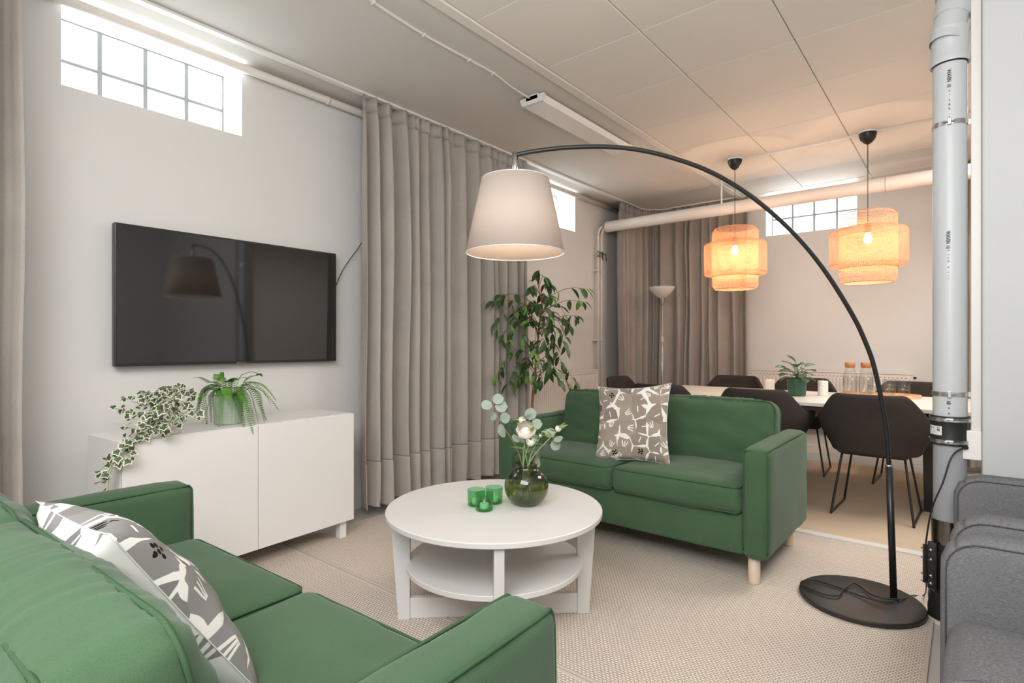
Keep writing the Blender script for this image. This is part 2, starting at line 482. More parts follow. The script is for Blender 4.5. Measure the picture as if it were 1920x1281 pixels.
def glass_block_mat():
    t = NT('glass_block')
    co = t.coord()
    nz = t.noise(co, 9.0, 2)
    bp = t.n('ShaderNodeBump'); bp.inputs['Strength'].default_value = 0.5; bp.inputs['Distance'].default_value = 0.02
    t.l(nz, bp.inputs['Height'])
    tr = t.n('ShaderNodeBsdfTransparent'); tr.inputs[0].default_value = (0.97, 0.98, 0.98, 1)
    tl = t.n('ShaderNodeBsdfTranslucent'); tl.inputs[0].default_value = (0.95, 0.97, 0.97, 1)
    gl = t.n('ShaderNodeBsdfGlossy'); gl.inputs['Roughness'].default_value = 0.1
    t.l(bp.outputs[0], gl.inputs['Normal'])
    m1 = t.n('ShaderNodeMixShader'); m1.inputs[0].default_value = 0.25
    t.l(tr.outputs[0], m1.inputs[1]); t.l(tl.outputs[0], m1.inputs[2])
    m2 = t.n('ShaderNodeMixShader'); m2.inputs[0].default_value = 0.06
    t.l(m1.outputs[0], m2.inputs[1]); t.l(gl.outputs[0], m2.inputs[2])
    t.l(m2.outputs[0], t.out.inputs['Surface'])
    return t.m
M['block'] = glass_block_mat()

# ================================================================== SETTING
WX, BY, CZ = -3.29, 6.55, 2.80          # left wall face, back wall face, ceiling
XR, YF = 2.3, -1.9                      # walls beyond the frame
W1 = (0.655, 1.494); W2 = (4.24, 5.07); W3 = (-1.73, -0.862); WZ = (2.375, CZ)

def struct(o, label=None):
    o['kind'] = 'structure'
    if label: o['label'] = label
    return o
struct(MB().box((-3.6, YF - .3, -.12), (XR + .3, BY + .3, 0)).build('floor', M['concrete']), 'grey painted concrete floor')
ceil = struct(MB().box((-3.6, YF - .3, CZ), (XR + .3, BY + .3, CZ + .15)).build('ceiling', M['ceiling']), 'white plastered ceiling with square panels over the right half')
pan = MB().box((-.2985, -.3045, 0), (.2985, .3045, .014), 0.003, seg=1).mesh('panel', M['panel'])
for i in range(4):
    for j in range(-4, 7):
        link('panel', pan, ceil, (-1.619 + .602 * i, 2.955 + .611 * j, CZ - .014))
struct(MB().box((-1.985, -.2, CZ - .022), (-1.922, BY, CZ - .0005), .004).build('trim_1', M['panel']), 'painted batten between plaster ceiling and ceiling panels')

m = MB()
def wall_y(mb, x0, x1, ys, openings, z0=0, z1=CZ):
    y = ys[0]
    for (a, b) in openings:
        mb.box((x0, y, z0), (x1, a, z1)); mb.box((x0, a, z0), (x1, b, WZ[0])); y = b
    mb.box((x0, y, z0), (x1, ys[1], z1))
wall_y(m, WX - .30, WX, (YF, BY + .3), [W1, W2])
struct(m.build('wall_left', M['wall']), 'white painted basement wall with high windows')
m = MB()
x = -3.59
m.box((WX, BY, 0), (W3[0], BY + .3, CZ)).box((W3[0], BY, 0), (W3[1], BY + .3, WZ[0] - .02)).box((W3[1], BY, 0), (XR + .3, BY + .3, CZ))
struct(m.build('wall_back', M['wall']), 'white painted wall behind the dining table')
PX, PY0, PY1 = 0.046, 2.865, 3.08
struct(MB().box((PX, PY0, 0), (XR, PY1, CZ), .008).build('wall_right', M['wall_rough']), 'thick rough-plastered white partition wall ending beside the pipe')
struct(MB().box((XR, YF, 0), (XR + .3, BY, CZ)).build('wall_side', M['wall']), 'white painted side wall')
struct(MB().box((WX, YF - .3, 0), (XR, YF, CZ)).build('wall_front', M['wall']), 'white painted wall')
struct(MB().box((WX, BY - .018, 0), (2.0, BY, .09), .003).build('baseboard_back', M['trim']), 'painted baseboard along the back wall')
struct(MB().box((-3.2, 3.70, 0), (PX + .5, 3.765, .014), .003).build('trim_2', M['trim']), 'pale threshold strip between rug and carpet')

def window(name, label, axis, a0, a1, face, zlo, zhi=CZ):
    """glass-block window: mortar grid + 8 panes"""
    w = thing(name, label, None); w['kind'] = 'structure'
    n, rows = 4, 2
    da = (a1 - a0) / n; dz = (zhi - zlo) / rows; g = 0.0105
    f = MB()
    def bx(a, b, z0, z1, d0, d1, mb, bev=0):
        if axis == 'y': mb.box((face - d1, a, z0), (face - d0, b, z1), bev)
        else: mb.box((a, face + d0, z0), (b, face + d1, z1), bev)
    for i in range(n + 1):
        c = a0 + i * da
        bx(max(a0, c - g), min(a1, c + g), zlo, zhi, .245, .30, f)
    for k in range(rows + 1):
        c = zlo + k * dz
        bx(a0, a1, max(zlo, c - g * .8), min(zhi, c + g * .8), .247, .298, f)
    f.build('mortar_frame', M['grout'], w)
    for i in range(n):
        for k in range(rows):
            p = MB(); bx(a0 + i * da + g, a0 + (i + 1) * da - g, zlo + k * dz + g, zlo + (k + 1) * dz - g, .238, .262, p, .006)
            p.build('glass_block', M['block'], w)
    return w
window('window_1', 'high glass-block window above the television', 'y', W1[0], W1[1], WX, WZ[0])
window('window_2', 'high glass-block window partly behind the fabric lamp shade', 'y', W2[0], W2[1], WX, WZ[0])
window('window_3', 'high glass-block window behind the rattan lamps', 'x', W3[0], W3[1], BY, WZ[0] - .02)

# ------------------------------------------------------------------ rugs
def rug(name, label, lo, hi, h, mat, band=.014, group=None):
    t = thing(name, label, 'rug', ((lo[0] + hi[0]) / 2, (lo[1] + hi[1]) / 2, 0.0005), group=group)
    hx, hy = (hi[0] - lo[0]) / 2, (hi[1] - lo[1]) / 2
    MB().box((-hx + band, -hy + band, 0), (hx - band, hy - band, h)).build('pile', mat, t)
    b = MB()
    b.box((-hx, -hy, 0), (hx, -hy + band, h + .001), .003).box((-hx, hy - band, 0), (hx, hy, h + .001), .003)
    b.box((-hx, -hy + band, 0), (-hx + band, hy - band, h + .001), .003).box((hx - band, -hy + band, 0), (hx, hy - band, h + .001), .003)
    b.build('binding', M['rug_band'], t)
    return t
RH = .009
rug('rug', 'beige loop-woven rug under the round coffee table', (-3.03, 1.612), (-.105, 3.69), RH, M['rug'])
rug('rug', 'beige loop-woven rug under the sofa with grey and white cushion', (-3.03, -.6), (-.105, 1.606), RH, M['rug'])
rug('carpet', 'tan sisal carpet under the dining table and chairs', (-2.95, 3.775), (1.4, 6.1), .007, M['sisal'], .012)

# ------------------------------------------------------------------ curtains
def curtain(name, label, path, z0, z1, mat, folds=12, amp=.045, seed=0, group=None, flare=1.25, hem=.30):
    P = [Vector((p[0], p[1], 0)) for p in path]
    L = [0]
    for i in range(1, len(P)): L.append(L[-1] + (P[i] - P[i - 1]).length)
    tot = L[-1]
    def at(s):
        s = max(0, min(tot, s))
        for i in range(1, len(P)):
            if s <= L[i] + 1e-9:
                t = (s - L[i - 1]) / max(1e-9, L[i] - L[i - 1])
                d = (P[i] - P[i - 1]).normalized()
                return P[i - 1].lerp(P[i], t), d
    R = random.Random(seed)
    c0 = thing(name, label, 'curtain', (P[0].x, P[0].y, z0), group=group)
    org = Vector((P[0].x, P[0].y, z0))
    # fold positions of uneven width
    ws = [R.uniform(.45, 1.7) for _ in range(folds)]
    S = sum(ws); edges = [0]
    for w in ws: edges.append(edges[-1] + w / S)
    am = [R.uniform(.55, 1.25) for _ in range(folds)]
    NS = folds * 12; zs = [0, .008, .02, .06, .12, .2, hem - .012, hem, hem + .012, .5, .8, 1.1, 1.4, 1.7, 2.0, 2.25, z1 - z0 - .20, z1 - z0 - .11, z1 - z0 - .09, z1 - z0 - .04, z1 - z0]
    zs = sorted(set(z for z in zs if 0 <= z <= z1 - z0))
    def vert(k, z):
        H = z1 - z0
        s = k / NS
        i = min(folds - 1, next((q for q in range(folds) if s <= edges[q + 1] + 1e-9), folds - 1))
        t = (s - edges[i]) / (edges[i + 1] - edges[i])
        pos, d = at(s * tot)
        nrm = Vector((d.y, -d.x, 0))
        w = cos(2 * pi * t)
        w = (abs(w) ** .75) * (1 if w > 0 else -1)
        top = max(0, min(1, (z - (H - .35)) / .35))
        a = amp * am[i] * (1 - .45 * top)
        wob = noise.noise(Vector((s * 9 + seed, z * .7, seed * 3.1))) * .02 * (1 - top)
        if z > H - .10:                       # gathered heading tape
            w2 = cos(2 * pi * t * 2 + i)
            off = a * w * .8 + .012 * w2
        else: off = a * w
        side = noise.noise(Vector((z * .9, s * 6, seed))) * .025 * (1 - top)
        if z < .10: off += noise.noise(Vector((s * 50, z * 20, seed))) * .014
        if abs(z - hem) < 1e-4: off -= .004
        q = pos + nrm * (off + wob) + d * side - org
        zz = z
        if z == 0: zz = noise.noise(Vector((s * 13, 0, seed))) * .012
        return Vector((q.x, q.y, zz))
    vs = []; fs = []
    for z in zs:
        for k in range(NS + 1): vs.append(vert(k, z))
    n = NS + 1
    tape_z = z1 - z0 - .095
    body = MB(); tape = MB()
    f1 = []; f2 = []; f0 = []
    for a in range(len(zs) - 1):
        tgt = f2 if zs[a] >= tape_z else (f0 if zs[a] < hem - .001 else f1)
        for k in range(NS): tgt.append((a * n + k, a * n + k + 1, (a + 1) * n + k + 1, (a + 1) * n + k))
    def used(fl):
        ids = sorted(set(i for f in fl for i in f)); mp = {i: q for q, i in enumerate(ids)}
        return [vs[i] for i in ids], [tuple(mp[i] for i in f) for f in fl]
    a, b = used(f1); ob = body.add(a, b, 0, True).build('cloth', mat, c0)
    a, b = used(f0); oh = MB().add(a, b, 0, True).build('hem', mat, c0)
    a, b = used(f2); oc = tape.add(a, b, 0, True).build('heading_tape', mat, c0)
    for o in (ob, oc):
        md = o.modifiers.new('thickness', 'SOLIDIFY'); md.thickness = .0025
    md = oh.modifiers.new('thickness', 'SOLIDIFY'); md.thickness = .0055; md.offset = 0
    return c0
RX, RY = -3.05, 6.36
ZT = CZ - .018
curtain('curtain', 'grey curtain panel at the wall behind the ivy end of the sideboard', [(RX + .02, -.35), (RX + .02, .47)], .06, ZT, M['curtain'], 6, .05, 3, flare=1.1)
curtain('curtain', 'grey curtain panel hanging beside the television cable', [(RX, 2.15), (RX, 2.89)], .075, ZT, M['curtain'], 7, .068, 11)
curtain('curtain', 'grey curtain panel hanging behind the fabric lamp shade', [(RX, 2.91), (RX, 3.86)], .07, ZT, M['curtain'], 8, .066, 23)
arc = [(RX + .28 * (1 - cos(radians(a))), RY - .28 + .28 * sin(radians(a))) for a in range(0, 91, 15)]
curtain('curtain', 'grey-brown curtain panel in the corner behind the torchiere lamp', [(RX, 5.63)] + arc + [(-2.575, RY)], .06, ZT, M['curtain_warm'], 9, .045, 31)
curtain('curtain', 'grey-brown curtain panel on the back wall left of the radiator', [(-2.57, RY), (-1.86, RY)], .06, ZT, M['curtain_warm'], 6, .045, 43)
curtain('curtain', 'narrow grey-brown curtain on the back wall seen past the grey pipe', [(-.06, RY), (.62, RY)], .06, ZT, M['curtain_warm'], 6, .045, 51)
rl = MB().box((RX - .022, -.6, CZ - .016), (RX + .022, RY - .28, CZ - .001), .002)
rl.tube([(p[0], p[1], CZ - .009) for p in arc], .009, 6)
rl.box((RX + .28, RY - .022, CZ - .016), (1.8, RY + .022, CZ - .001), .002)
tag(rl.build('curtain_rail', M['rail']), 'white ceiling curtain rail bending round the room corner', 'rail')

# ------------------------------------------------------------------ pipes and cables
t = thing('wall_pipe', 'slim painted pipe along the left wall just below the ceiling', 'pipe', (WX + .045, 0, 2.755))
MB().cyl((0, -1.8, 0), (0, BY - .02, 0), .024, 14).build('tube', M['pipe_paint'], t)
for y in (2.02, 4.1, 6.0):
    MB().cyl((0, y, 0), (0, y + .02, 0), .0265, 14).build('joint_ring', M['pipe_paint'], t)
    MB().box((-.045, y + .1, -.006), (-.015, y + .115, .006)).build('bracket', M['pipe_paint'], t)
t = thing('duct_pipe', 'thick insulated white pipe hung across the dining room below the ceiling', 'pipe', (-3.19, 5.58, 2.497))
MB().cyl((0, 0, 0), (5.4, 0, 0), .060, 24).build('insulation', M['pipe_paint'], t, sharp=40)
MB().cyl((2.66, 0, 0), (2.665, 0, 0), .0615, 24).build('joint_ring', M['pvc_dark'], t)
for x in (1.30, 3.6):
    h = MB().box((x - .004, -.012, .055), (x + .004, .012, CZ - 2.497 - .012)).box((x - .03, -.02, CZ - 2.497 - .016), (x + .03, .02, CZ - 2.497 - .012))
    h.build('hanger_strap', M['trim'], t)
    MB().tube([(x, .062 * cos(a * pi / 12), .062 * sin(a * pi / 12)) for a in range(24)], .003, 5, True).build('hanger_ring', M['trim'], t)
t = thing('heating_pipes', 'pair of thin vertical heating pipes with valves in the corner', 'pipe', (WX + .06, 5.50, 0))
for dy in (-.045, .03):
    MB().tube([(0, dy, .02), (0, dy, 2.40), (.01, dy + .01, 2.455), (.04, dy + .03, 2.49)], .012, 10).build('riser', M['pipe_paint'], t)
    v = MB().cyl((0, dy, 2.14), (0, dy, 2.21), .019, 10).cyl((0, dy, 2.165), (0, dy, 2.185), .024, 6).build('valve', M['steel'], t)
    MB().tube([(0, dy, 2.175), (.05, dy + .005, 2.18), (.055, dy + .01, 2.10)], .006, 6).build('valve_handle', M['black_plastic'], v)
for z in (1.19, 1.98, .55):
    MB().box((-.058, -.075, z), (.014, .06, z + .018), .003).build('clip', M['trim'], t)

def radiator(name, label, length, loc, rz):
    t = thing(name, label, 'radiator', loc, rz)      # local: along x, front face towards -y, back against y=0
    b = MB(); H0, H1 = .30, .86
    b.box((0, -.10, H0), (length, -.035, H1), .004)
    b.build('body', M['radiator'], t)
    r = MB(); n = int(length / .034); x = .02
    for i in range(n):
        xa = .025 + i * (length - .05) / n
        r.box((xa, -.108, H0 + .03), (xa + .016, -.0995, H1 - .045), .003, seg=1)
    rb = r.build('front_ribs', M['radiator'], t); rb['kind'] = 'stuff'
    g = MB()
    for i in range(n):
        xa = .027 + i * (length - .05) / n
        g.box((xa, -.1004, H1 - .036), (xa + .014, -.1, H1 - .030))
    go = g.build('slots', M['pot_brown'], t); go['kind'] = 'stuff'
    MB().box((-.006, -.106, H0 - .005), (.002, -.03, H1 + .008), .002).build('side_panel', M['radiator'], t)
    MB().box((length - .002, -.106, H0 - .005), (length + .006, -.03, H1 + .008), .002).build('side_panel', M['radiator'], t)
    MB().box((-.004, -.106, H1), (length + .004, -.03, H1 + .010), .003).build('top_grille', M['radiator'], t)
    for x in (.15, length - .15):
        MB().box((x - .02, -.036, .45), (x + .02, 0.0, .80)).build('wall_bracket', M['radiator'], t)
    MB().cyl((length + .006, -.06, H1 - .03), (length + .03, -.06, H1 - .03), .010, 10).build('bleed_plug', M['black_plastic'], t)
    return t
radiator('radiator', 'white ribbed radiator on the back wall behind the dining table', 1.86, (-2.26, BY - .001, 0), 0)
radiator('radiator', 'white ribbed radiator behind the ficus tree', 1.28, (WX + .001, 4.10, 0), radians(90))

t = thing('strip_light', 'unlit white strip light fixture on the plaster ceiling', 'ceiling light', (-2.215, 2.89, CZ))
MB().box((-.05, 0, -.04), (.05, 1.23, -.001), .003).build('housing', M['trim'], t)
pr = [(-.095, -.022), (-.08, -.062), (.08, -.062), (.095, -.022)]
vs = [(x, y, z) for y in (.02, 1.21) for (x, z) in pr]
MB().add(vs, [(0, 1, 5, 4), (1, 2, 6, 5), (2, 3, 7, 6), (3, 0, 4, 7)]).build('diffuser', M['tube_lens'], t)
for y in (.0, 1.205):
    vs = [(x * 1.02, y + d, z - .001) for d in (0, .025) for (x, z) in [(-.096, -.012)] + pr + [(.096, -.012)]]
    MB().add(vs, [tuple(range(6)), tuple(range(11, 5, -1))] + [(i, (i + 1) % 6, 6 + (i + 1) % 6, 6 + i) for i in range(6)]).build('end_cap', M['trim'], t)
cp = [pz(640, -40, CZ - .006), pz(700, 4, CZ - .006), pz(795, 65, CZ - .006), pz(880, 112, CZ - .006), pz(925, 137, CZ - .006), pz(962, 165, CZ - .008), Vector((-2.235, 2.90, CZ - .018))]
t = thing('ceiling_cable', 'painted cable clipped along the ceiling to the strip light', 'cable')
MB().tube(smooth_path(cp, 6), .0075, 8).build('sheath', M['pipe_paint'], t)
for q in (1, 2, 3, 4):
    p = cp[q]; MB().box((p.x - .014, p.y - .006, CZ - .016), (p.x + .014, p.y + .006, CZ - .001), .002).build('clip', M['pipe_paint'], t)
t = thing('cable_trunking', 'white cable trunking across the ceiling between the two rattan lamps', 'trunking', (0, 5.02, CZ - .014))
MB().box((-1.5, -.012, -.018), (2.2, .012, -.0005), .002).build('channel', M['trim'], t)

# ------------------------------------------------------------------ the grey drain pipe
DX, DY = -0.055, 2.925
def zpx(v): return CAMZ + (HOR - v) * 2.29 / FPX
dp = thing('drain_pipe', 'grey plastic drain pipe with black coupling beside the partition wall', 'pipe', (DX, DY, 0))
r0 = .0575
MB().lathe([(r0, zpx(790)), (r0, zpx(110))], 40).build('upper_pipe', M['pvc'], dp, sharp=28)
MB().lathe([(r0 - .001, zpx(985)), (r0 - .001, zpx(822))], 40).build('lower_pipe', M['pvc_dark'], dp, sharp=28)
Mt = Matrix.Translation((0, 0, zpx(122)))
MB().lathe([(.0585, .0), (.066, -.002), (.068, .010), (.066, .026), (.063, .034), (.0628, .07), (.0635, .074), (.063, .12), (.066, .132), (.0665, .142), (.059, .146)], 40, M=Mt).build('socket', M['pvc'], dp, sharp=28)
MB().lathe([(.059, 0), (.0592, .004), (.0585, .006)], 40, M=Matrix.Translation((0, 0, zpx(122) - .006))).build('seal_ring', M['rubber'], dp, sharp=28)
tl = Matrix.Translation((.0, .0, zpx(50))) @ Euler((radians(-14), radians(9), 0)).to_matrix().to_4x4()
MB().lathe([(.0575, -.08), (.0575, .30)], 36, M=tl).build('angled_pipe', M['pvc'], dp, sharp=28)
MB().lathe([(.0585, .04), (.064, .045), (.064, .092), (.067, .096), (.068, .112), (.066, .12), (.0585, .124)], 36, M=tl).build('socket', M['pvc'], dp, sharp=28)
MB().lathe([(.0585, .125), (.0600, .128), (.0585, .131)], 36, M=tl).build('seal_ring', M['rubber'], dp, sharp=28)
def clamp(z, bolt=True):
    c = MB().lathe([(.0585, -.009), (.0605, -.009), (.0605, .009), (.0585, .009)], 40, M=Matrix.Translation((0, 0, z))).build('pipe_clamp', M['steel'], dp, sharp=28)
    a = radians(-100)
    MB().box((-.006, -.072, z - .013), (.006, -.059, z + .013), .002).cyl((-.022, -.068, z), (.022, -.068, z), .0035, 8).build('clamp_screw', M['steel'], c)
    MB().box((.058, -.010, z - .010), (PX - DX - .001, -.004, z + .010)).build('clamp_arm', M['steel'], c)
clamp(zpx(236)); clamp(zpx(738))
zc0, zc1 = zpx(832), zpx(779)
MB().lathe([(.0585, zc0), (.068, zc0), (.069, zc0 + .01), (.0655, zc0 + .028), (.0655, zc1 - .028), (.069, zc1 - .01), (.068, zc1), (.0585, zc1)], 40).build('rubber_coupling', M['rubber'], dp, sharp=28)
for z in (zc0 + .014, zc1 - .014):
    b = MB().lathe([(.0685, -.008), (.0705, -.008), (.0705, -.003), (.0698, 0), (.0705, .003), (.0705, .008), (.0685, .008)], 40, M=Matrix.Translation((0, 0, z))).build('hose_clamp', M['steel'], dp, sharp=28)
    MB().box((-.014, -.078, z - .007), (.014, -.069, z + .007), .002).cyl((-.026, -.074, z), (.0, -.074, z), .005, 8).build('clamp_screw', M['steel'], b)
# paper sticker on the coupling
def bent_patch(mb, a0, a1, z0, z1, r, n=8, mi=0):
    vs = []; fs = []
    for i in range(n + 1):
        a = radians(a0 + (a1 - a0) * i / n)
        vs += [(r * cos(a), r * sin(a), z0), (r * cos(a), r * sin(a), z1)]
    for i in range(n): fs.append((2 * i, 2 * i + 2, 2 * i + 3, 2 * i + 1))
    mb.add(vs, fs, mi, True)
lab = MB(); zl = (zc0 + zc1) / 2
bent_patch(lab, -165, -112, zl - .020, zl + .017, .0664)
so = lab.build('sticker', M['paper'], dp, sharp=28)
lab = MB()
for (a0, a1, z0, z1) in [(-160, -150, .006, .011), (-146, -140, .007, .010), (-128, -118, -.004, .006), (-141, -137, -.010, -.004), (-138, -136, .000, .004), (-160, -152, -.002, .000), (-160, -154, -.007, -.005), (-128, -123, .009, .012), (-122, -118, .009, .012)]:
    bent_patch(lab, a0, a1, zl + z0, zl + z1, .0667, 3)
lab.build('sticker_print', M['print_grey'], so)
MB().lathe([(.0600, zpx(1018)), (.0625, zpx(1018)), (.0625, zpx(974)), (.0600, zpx(974)), (.0585, zpx(974))], 40).build('steel_sleeve', M['dark_steel'], dp, sharp=28)
MB().lathe([(.058, 0.01), (.0610, 0.02), (.0610, zpx(1012)), (.058, zpx(1012))], 40).build('cast_iron_base', M['rubber'], dp, sharp=28)
MB().lathe([(.061, zpx(1160)), (.074, zpx(1158)), (.075, zpx(1140)), (.072, zpx(1132)), (.0735, zpx(1124)), (.071, zpx(1108)), (.061, zpx(1106))], 40).build('base_collar', M['rubber'], dp, sharp=28)
MB().lathe([(.076, 0.0), (.076, .012), (.055, .02)], 32).build('floor_flange', M['trim'], dp, sharp=28)
bh = MB().box((-.072, -.066, zpx(1102)), (-.040, -.040, zpx(1016)), .004).box((-.088, -.058, zpx(1095)), (-.070, -.050, zpx(1022)), .003).build('coupling_flange', M['rubber'], dp, sharp=28)
for z in (zpx(1030), zpx(1048), zpx(1078), zpx(1092)):
    MB().cyl((-.060, -.072, z), (-.060, -.036, z), .007, 8).cyl((-.094, -.054, z), (-.066, -.054, z), .0035, 6).build('bolt', M['steel'], bh)

def text_mesh(body, size):
    cu = bpy.data.curves.new('lettering', 'FONT'); cu.body = body; cu.size = size
    cu.offset = .0007; cu.align_x = 'LEFT'; cu.align_y = 'CENTER'; cu.resolution_u = 2
    o = bpy.data.objects.new('lettering', cu); COL.objects.link(o)
    dg = bpy.context.evaluated_depsgraph_get()
    me = bpy.data.meshes.new_from_object(o.evaluated_get(dg))
    bpy.data.objects.remove(o); return me
def pipe_print(body, size, ztop, amid, mat, width=None):
    me = text_mesh(body, size)
    xs = [v.co.x for v in me.vertices]; k = 1.0
    if width: k = width / (max(xs) - min(xs))
    for v in me.vertices:
        along, across = v.co.x * k, v.co.y
        a = radians(amid) + across / r0
        v.co = Vector(((r0 + .0006) * cos(a), (r0 + .0006) * sin(a), ztop - along))
    me.materials.clear(); me.materials.append(mat)
    return link('lettering', me, dp)
def pipe_marks(ztop, zbot, amid):
    b = MB(); R = random.Random(int(ztop * 1000)); z = ztop
    while z > zbot:
        h = R.choice((.0035, .005, .009)); w = R.uniform(1.6, 3.2)
        for q in range(2):
            bent_patch(b, amid - w + q * w, amid - w + q * w + w * .7, z - h * R.uniform(.5, 1), z, r0 + .0006, 2)
        z -= h + R.choice((.008, .012, .016))
    o = b.build('small_print', M['print'], dp)
AM = -92
pipe_print('WAVIN', .019, zpx(139), AM, M['print'], .052); pipe_print('AB', .017, zpx(166), AM, M['print_grey'], .016)
pipe_marks(zpx(178), zpx(233), AM + 2)
pipe_print('WAVIN', .019, zpx(437), AM - 3, M['print'], .052); pipe_print('AB', .017, zpx(463), AM - 3, M['print_grey'], .016)
pipe_marks(zpx(472), zpx(530), AM - 1)
pipe_print('AB', .019, zpx(750), AM - 1, M['print'], .016)
pipe_marks(zpx(762), zpx(776), AM)

t = thing('cable_conduit', 'white cable conduit with socket box on the end of the partition wall', 'conduit', (PX, 2.90, 0))
MB().box((-.034, .012, zpx(806)), (-.0005, .042, CZ - .002), .003).build('channel', M['trim'], t)
sb = MB().box((-.062, -.012, zpx(856)), (-.0005, .058, zpx(803)), .004).build('socket_box', M['gloss_white'], t)

# ================================================================== SOFAS
def make_sofa():
    t = thing('sofa', '', 'sofa')
    W, D, ZB, ZA = 1.645, .80, .14, .66
    AT = .125
    g, wl = M['green'], M['green_welt']
    # local frame: x along the width, front towards -y
    b = soft_box((W - 2 * AT + .01, D - .04, .20), .02, (8, 5, 2), wr=.002).build('base', g, t, (0, .012, ZB + .10))
    RA = .036
    for s in (-1, 1):
        a = soft_box((AT, D, ZA - ZB), RA, (3, 12, 8), bulge=(.006, .006, .006), wr=.006, wscale=(5, 5, 5), seed=s).build('armrest', g, t, (s * (W / 2 - AT / 2), 0, (ZA + ZB) / 2))
        h, d, e, e3 = (ZA - ZB) / 2, D / 2, RA * .293, RA * .42
        for xs in (-1, 1):
            xx = xs * (AT / 2 - e + .001); x3 = xs * (AT / 2 - e3 + .001)
            P = [(xx, -d + e, -h + RA), (xx, -d + e - .002, 0), (xx, -d + e - .001, h - .07), (x3, -d + e3, h - e3), (xx, -d + .07, h - e + .001), (xx, 0, h - e + .004), (xx, d - .10, h - e + .001), (x3, d - e3, h - e3)]
            MB().tube(smooth_path(P, 5), .0036, 6).build('welt', wl, a)
        P = [(x, -d + e3, h - e3 + .001) for x in (-AT / 2 + e3, 0, AT / 2 - e3)]
        MB().tube(P, .0036, 6).build('welt', wl, a)
    soft_box((W - 2 * AT + .02, .085, ZA - ZB - .05), .025, (8, 3, 5), wr=.003).build('back_frame', g, t, (0, D / 2 - .044, (ZA + ZB) / 2 - .02))
    cw = (W - 2 * AT) / 2
    for s in (-1, 1):
        sc = soft_box((cw - .004, .62, .145), .042, (16, 14, 5), bulge=(.004, .010, .018), wr=.007, wscale=(5, 6, 16), seed=s * 3.3)
        c = sc.build('seat_cushion', g, t, (s * cw / 2, -.092, .402))
        for zz in (.060, -.060):
            MB().tube([(x, y, zz + .004 * cos(x * 3)) for (x, y) in rrect(cw / 2 - .0120, .3020, .032)], .0036, 6, True).build('welt', wl, c)
        H, T, WW = .435, .17, cw + .012
        def shp(q, n):
            # gathered creases running over the top and round the sides
            k = max(0, (q.z - .10) / .12) ** 1.5
            cre = noise.noise(Vector((q.x * 48 + s * 5 + q.z * 6, q.y * 5.0, s * 3.0))) * .0055 * min(1, k)
            dr = noise.noise(Vector((q.x * 4 - q.z * 6 + s, q.z * 13 + q.x * 5, s * 2.0))) * .009 * max(0, -n.y)
            return q + n * (cre + dr)
        bc = soft_box((WW, T, H), .055, (56, 9, 24), bulge=(.004, .036, .016), wr=.006, wscale=(5.0, 7, 9), seed=s * 7.7, shape=shp)
        c = bc.build('back_cushion', g, t, (s * cw / 2, D / 2 - .165, .605), (radians(-12), 0, 0))
        for yy in (-.058, .058):
            P = [(x, yy, z) for (x, z) in rrect(WW / 2 - .0055, H / 2 - .003, .055)]
            MB().tube(P, .0042, 6, True).build('welt', wl, c)
    for sx in (-1, 1):
        for sy in (-1, 1):
            MB().lathe([(.0255, 0), (.027, .004), (.0275, ZB + .005)], 20, cap0=True, cap1=True).build('leg', M['birch'], t, (sx * (W / 2 - .085), sy * (D / 2 - .075), RH + .0012))
    return t
s1 = make_sofa()
s1.location = (-1.523, 3.10, 0); tag(s1, 'green two-seat sofa with its back to the dining table', 'sofa', 'matching green sofas')
s2 = copy_tree(s1)
s2.location = (-1.398, .432, 0); s2.rotation_euler = (0, 0, pi + radians(2.6)); tag(s2, 'green two-seat sofa across the coffee table, facing the other sofa', 'sofa', 'matching green sofas')

def pillow(name, label, mat, size, thick, loc, rot, seed):
    n = 30; vs = []; fs = []; uvs = []
    R = size / 2
    for side in (1, -1):
        for i in range(n + 1):
            for j in range(n + 1):
                u = -1 + 2 * i / n; v = -1 + 2 * j / n
                pin = 1 - .10 * (1 - u * u) * abs(v) ** 3; pin2 = 1 - .10 * (1 - v * v) * abs(u) ** 3
                x = u * R * pin2; y = v * R * pin
                k = max(0, (1 - u ** 2) * (1 - v ** 2)) ** .42
                z = side * thick / 2 * k
                cr = noise.noise(Vector((x * 7 + seed, y * 16, side * 2.0))) * .010 * k * (1.5 - v)
                z += cr
                vs.append((x, y, z)); uvs.append((u * .5 + .5, v * .5 + .5))
    N = n + 1
    for s in range(2):
        b = s * N * N
        for i in range(n):
            for j in range(n):
                q = (b + i * N + j, b + (i + 1) * N + j, b + (i + 1) * N + j + 1, b + i * N + j + 1)
                fs.append(q if s == 0 else q[::-1])
    nf = len(fs) // 2
    mats = mat if isinstance(mat, list) else [mat, mat]
    pm = MB().add(vs, fs, 0, True)
    pm.m = [0] * nf + [1] * nf
    me = pm.mesh('cover', mats)
    uvl = me.uv_layers.new(name='UVMap')
    for lp in me.loops: uvl.data[lp.index].uv = uvs[lp.vertex_index]
    t = thing(name, label, 'cushion', loc); t.rotation_euler = rot
    link('cover', me, t)
    per = [(-1 + 2 * i / 20, -1) for i in range(20)] + [(1, -1 + 2 * i / 20) for i in range(20)] + [(1 - 2 * i / 20, 1) for i in range(20)] + [(-1, 1 - 2 * i / 20) for i in range(20)]
    P = []
    for (u, v) in per:
        P.append((u * R * (1 - .10 * (1 - v * v) * abs(u) ** 3), v * R * (1 - .10 * (1 - u * u) * abs(v) ** 3), 0))
    MB().tube(P, .0014, 5, True).build('edge_seam', M['paper'], t)
    return t
pillow('throw_cushion', 'square cushion with grey print and black dots on the sofa before the dining table', M['pattern'], .46, .13, (-1.505, 2.925, .690), (radians(74), radians(-5), radians(4)), 1.0)
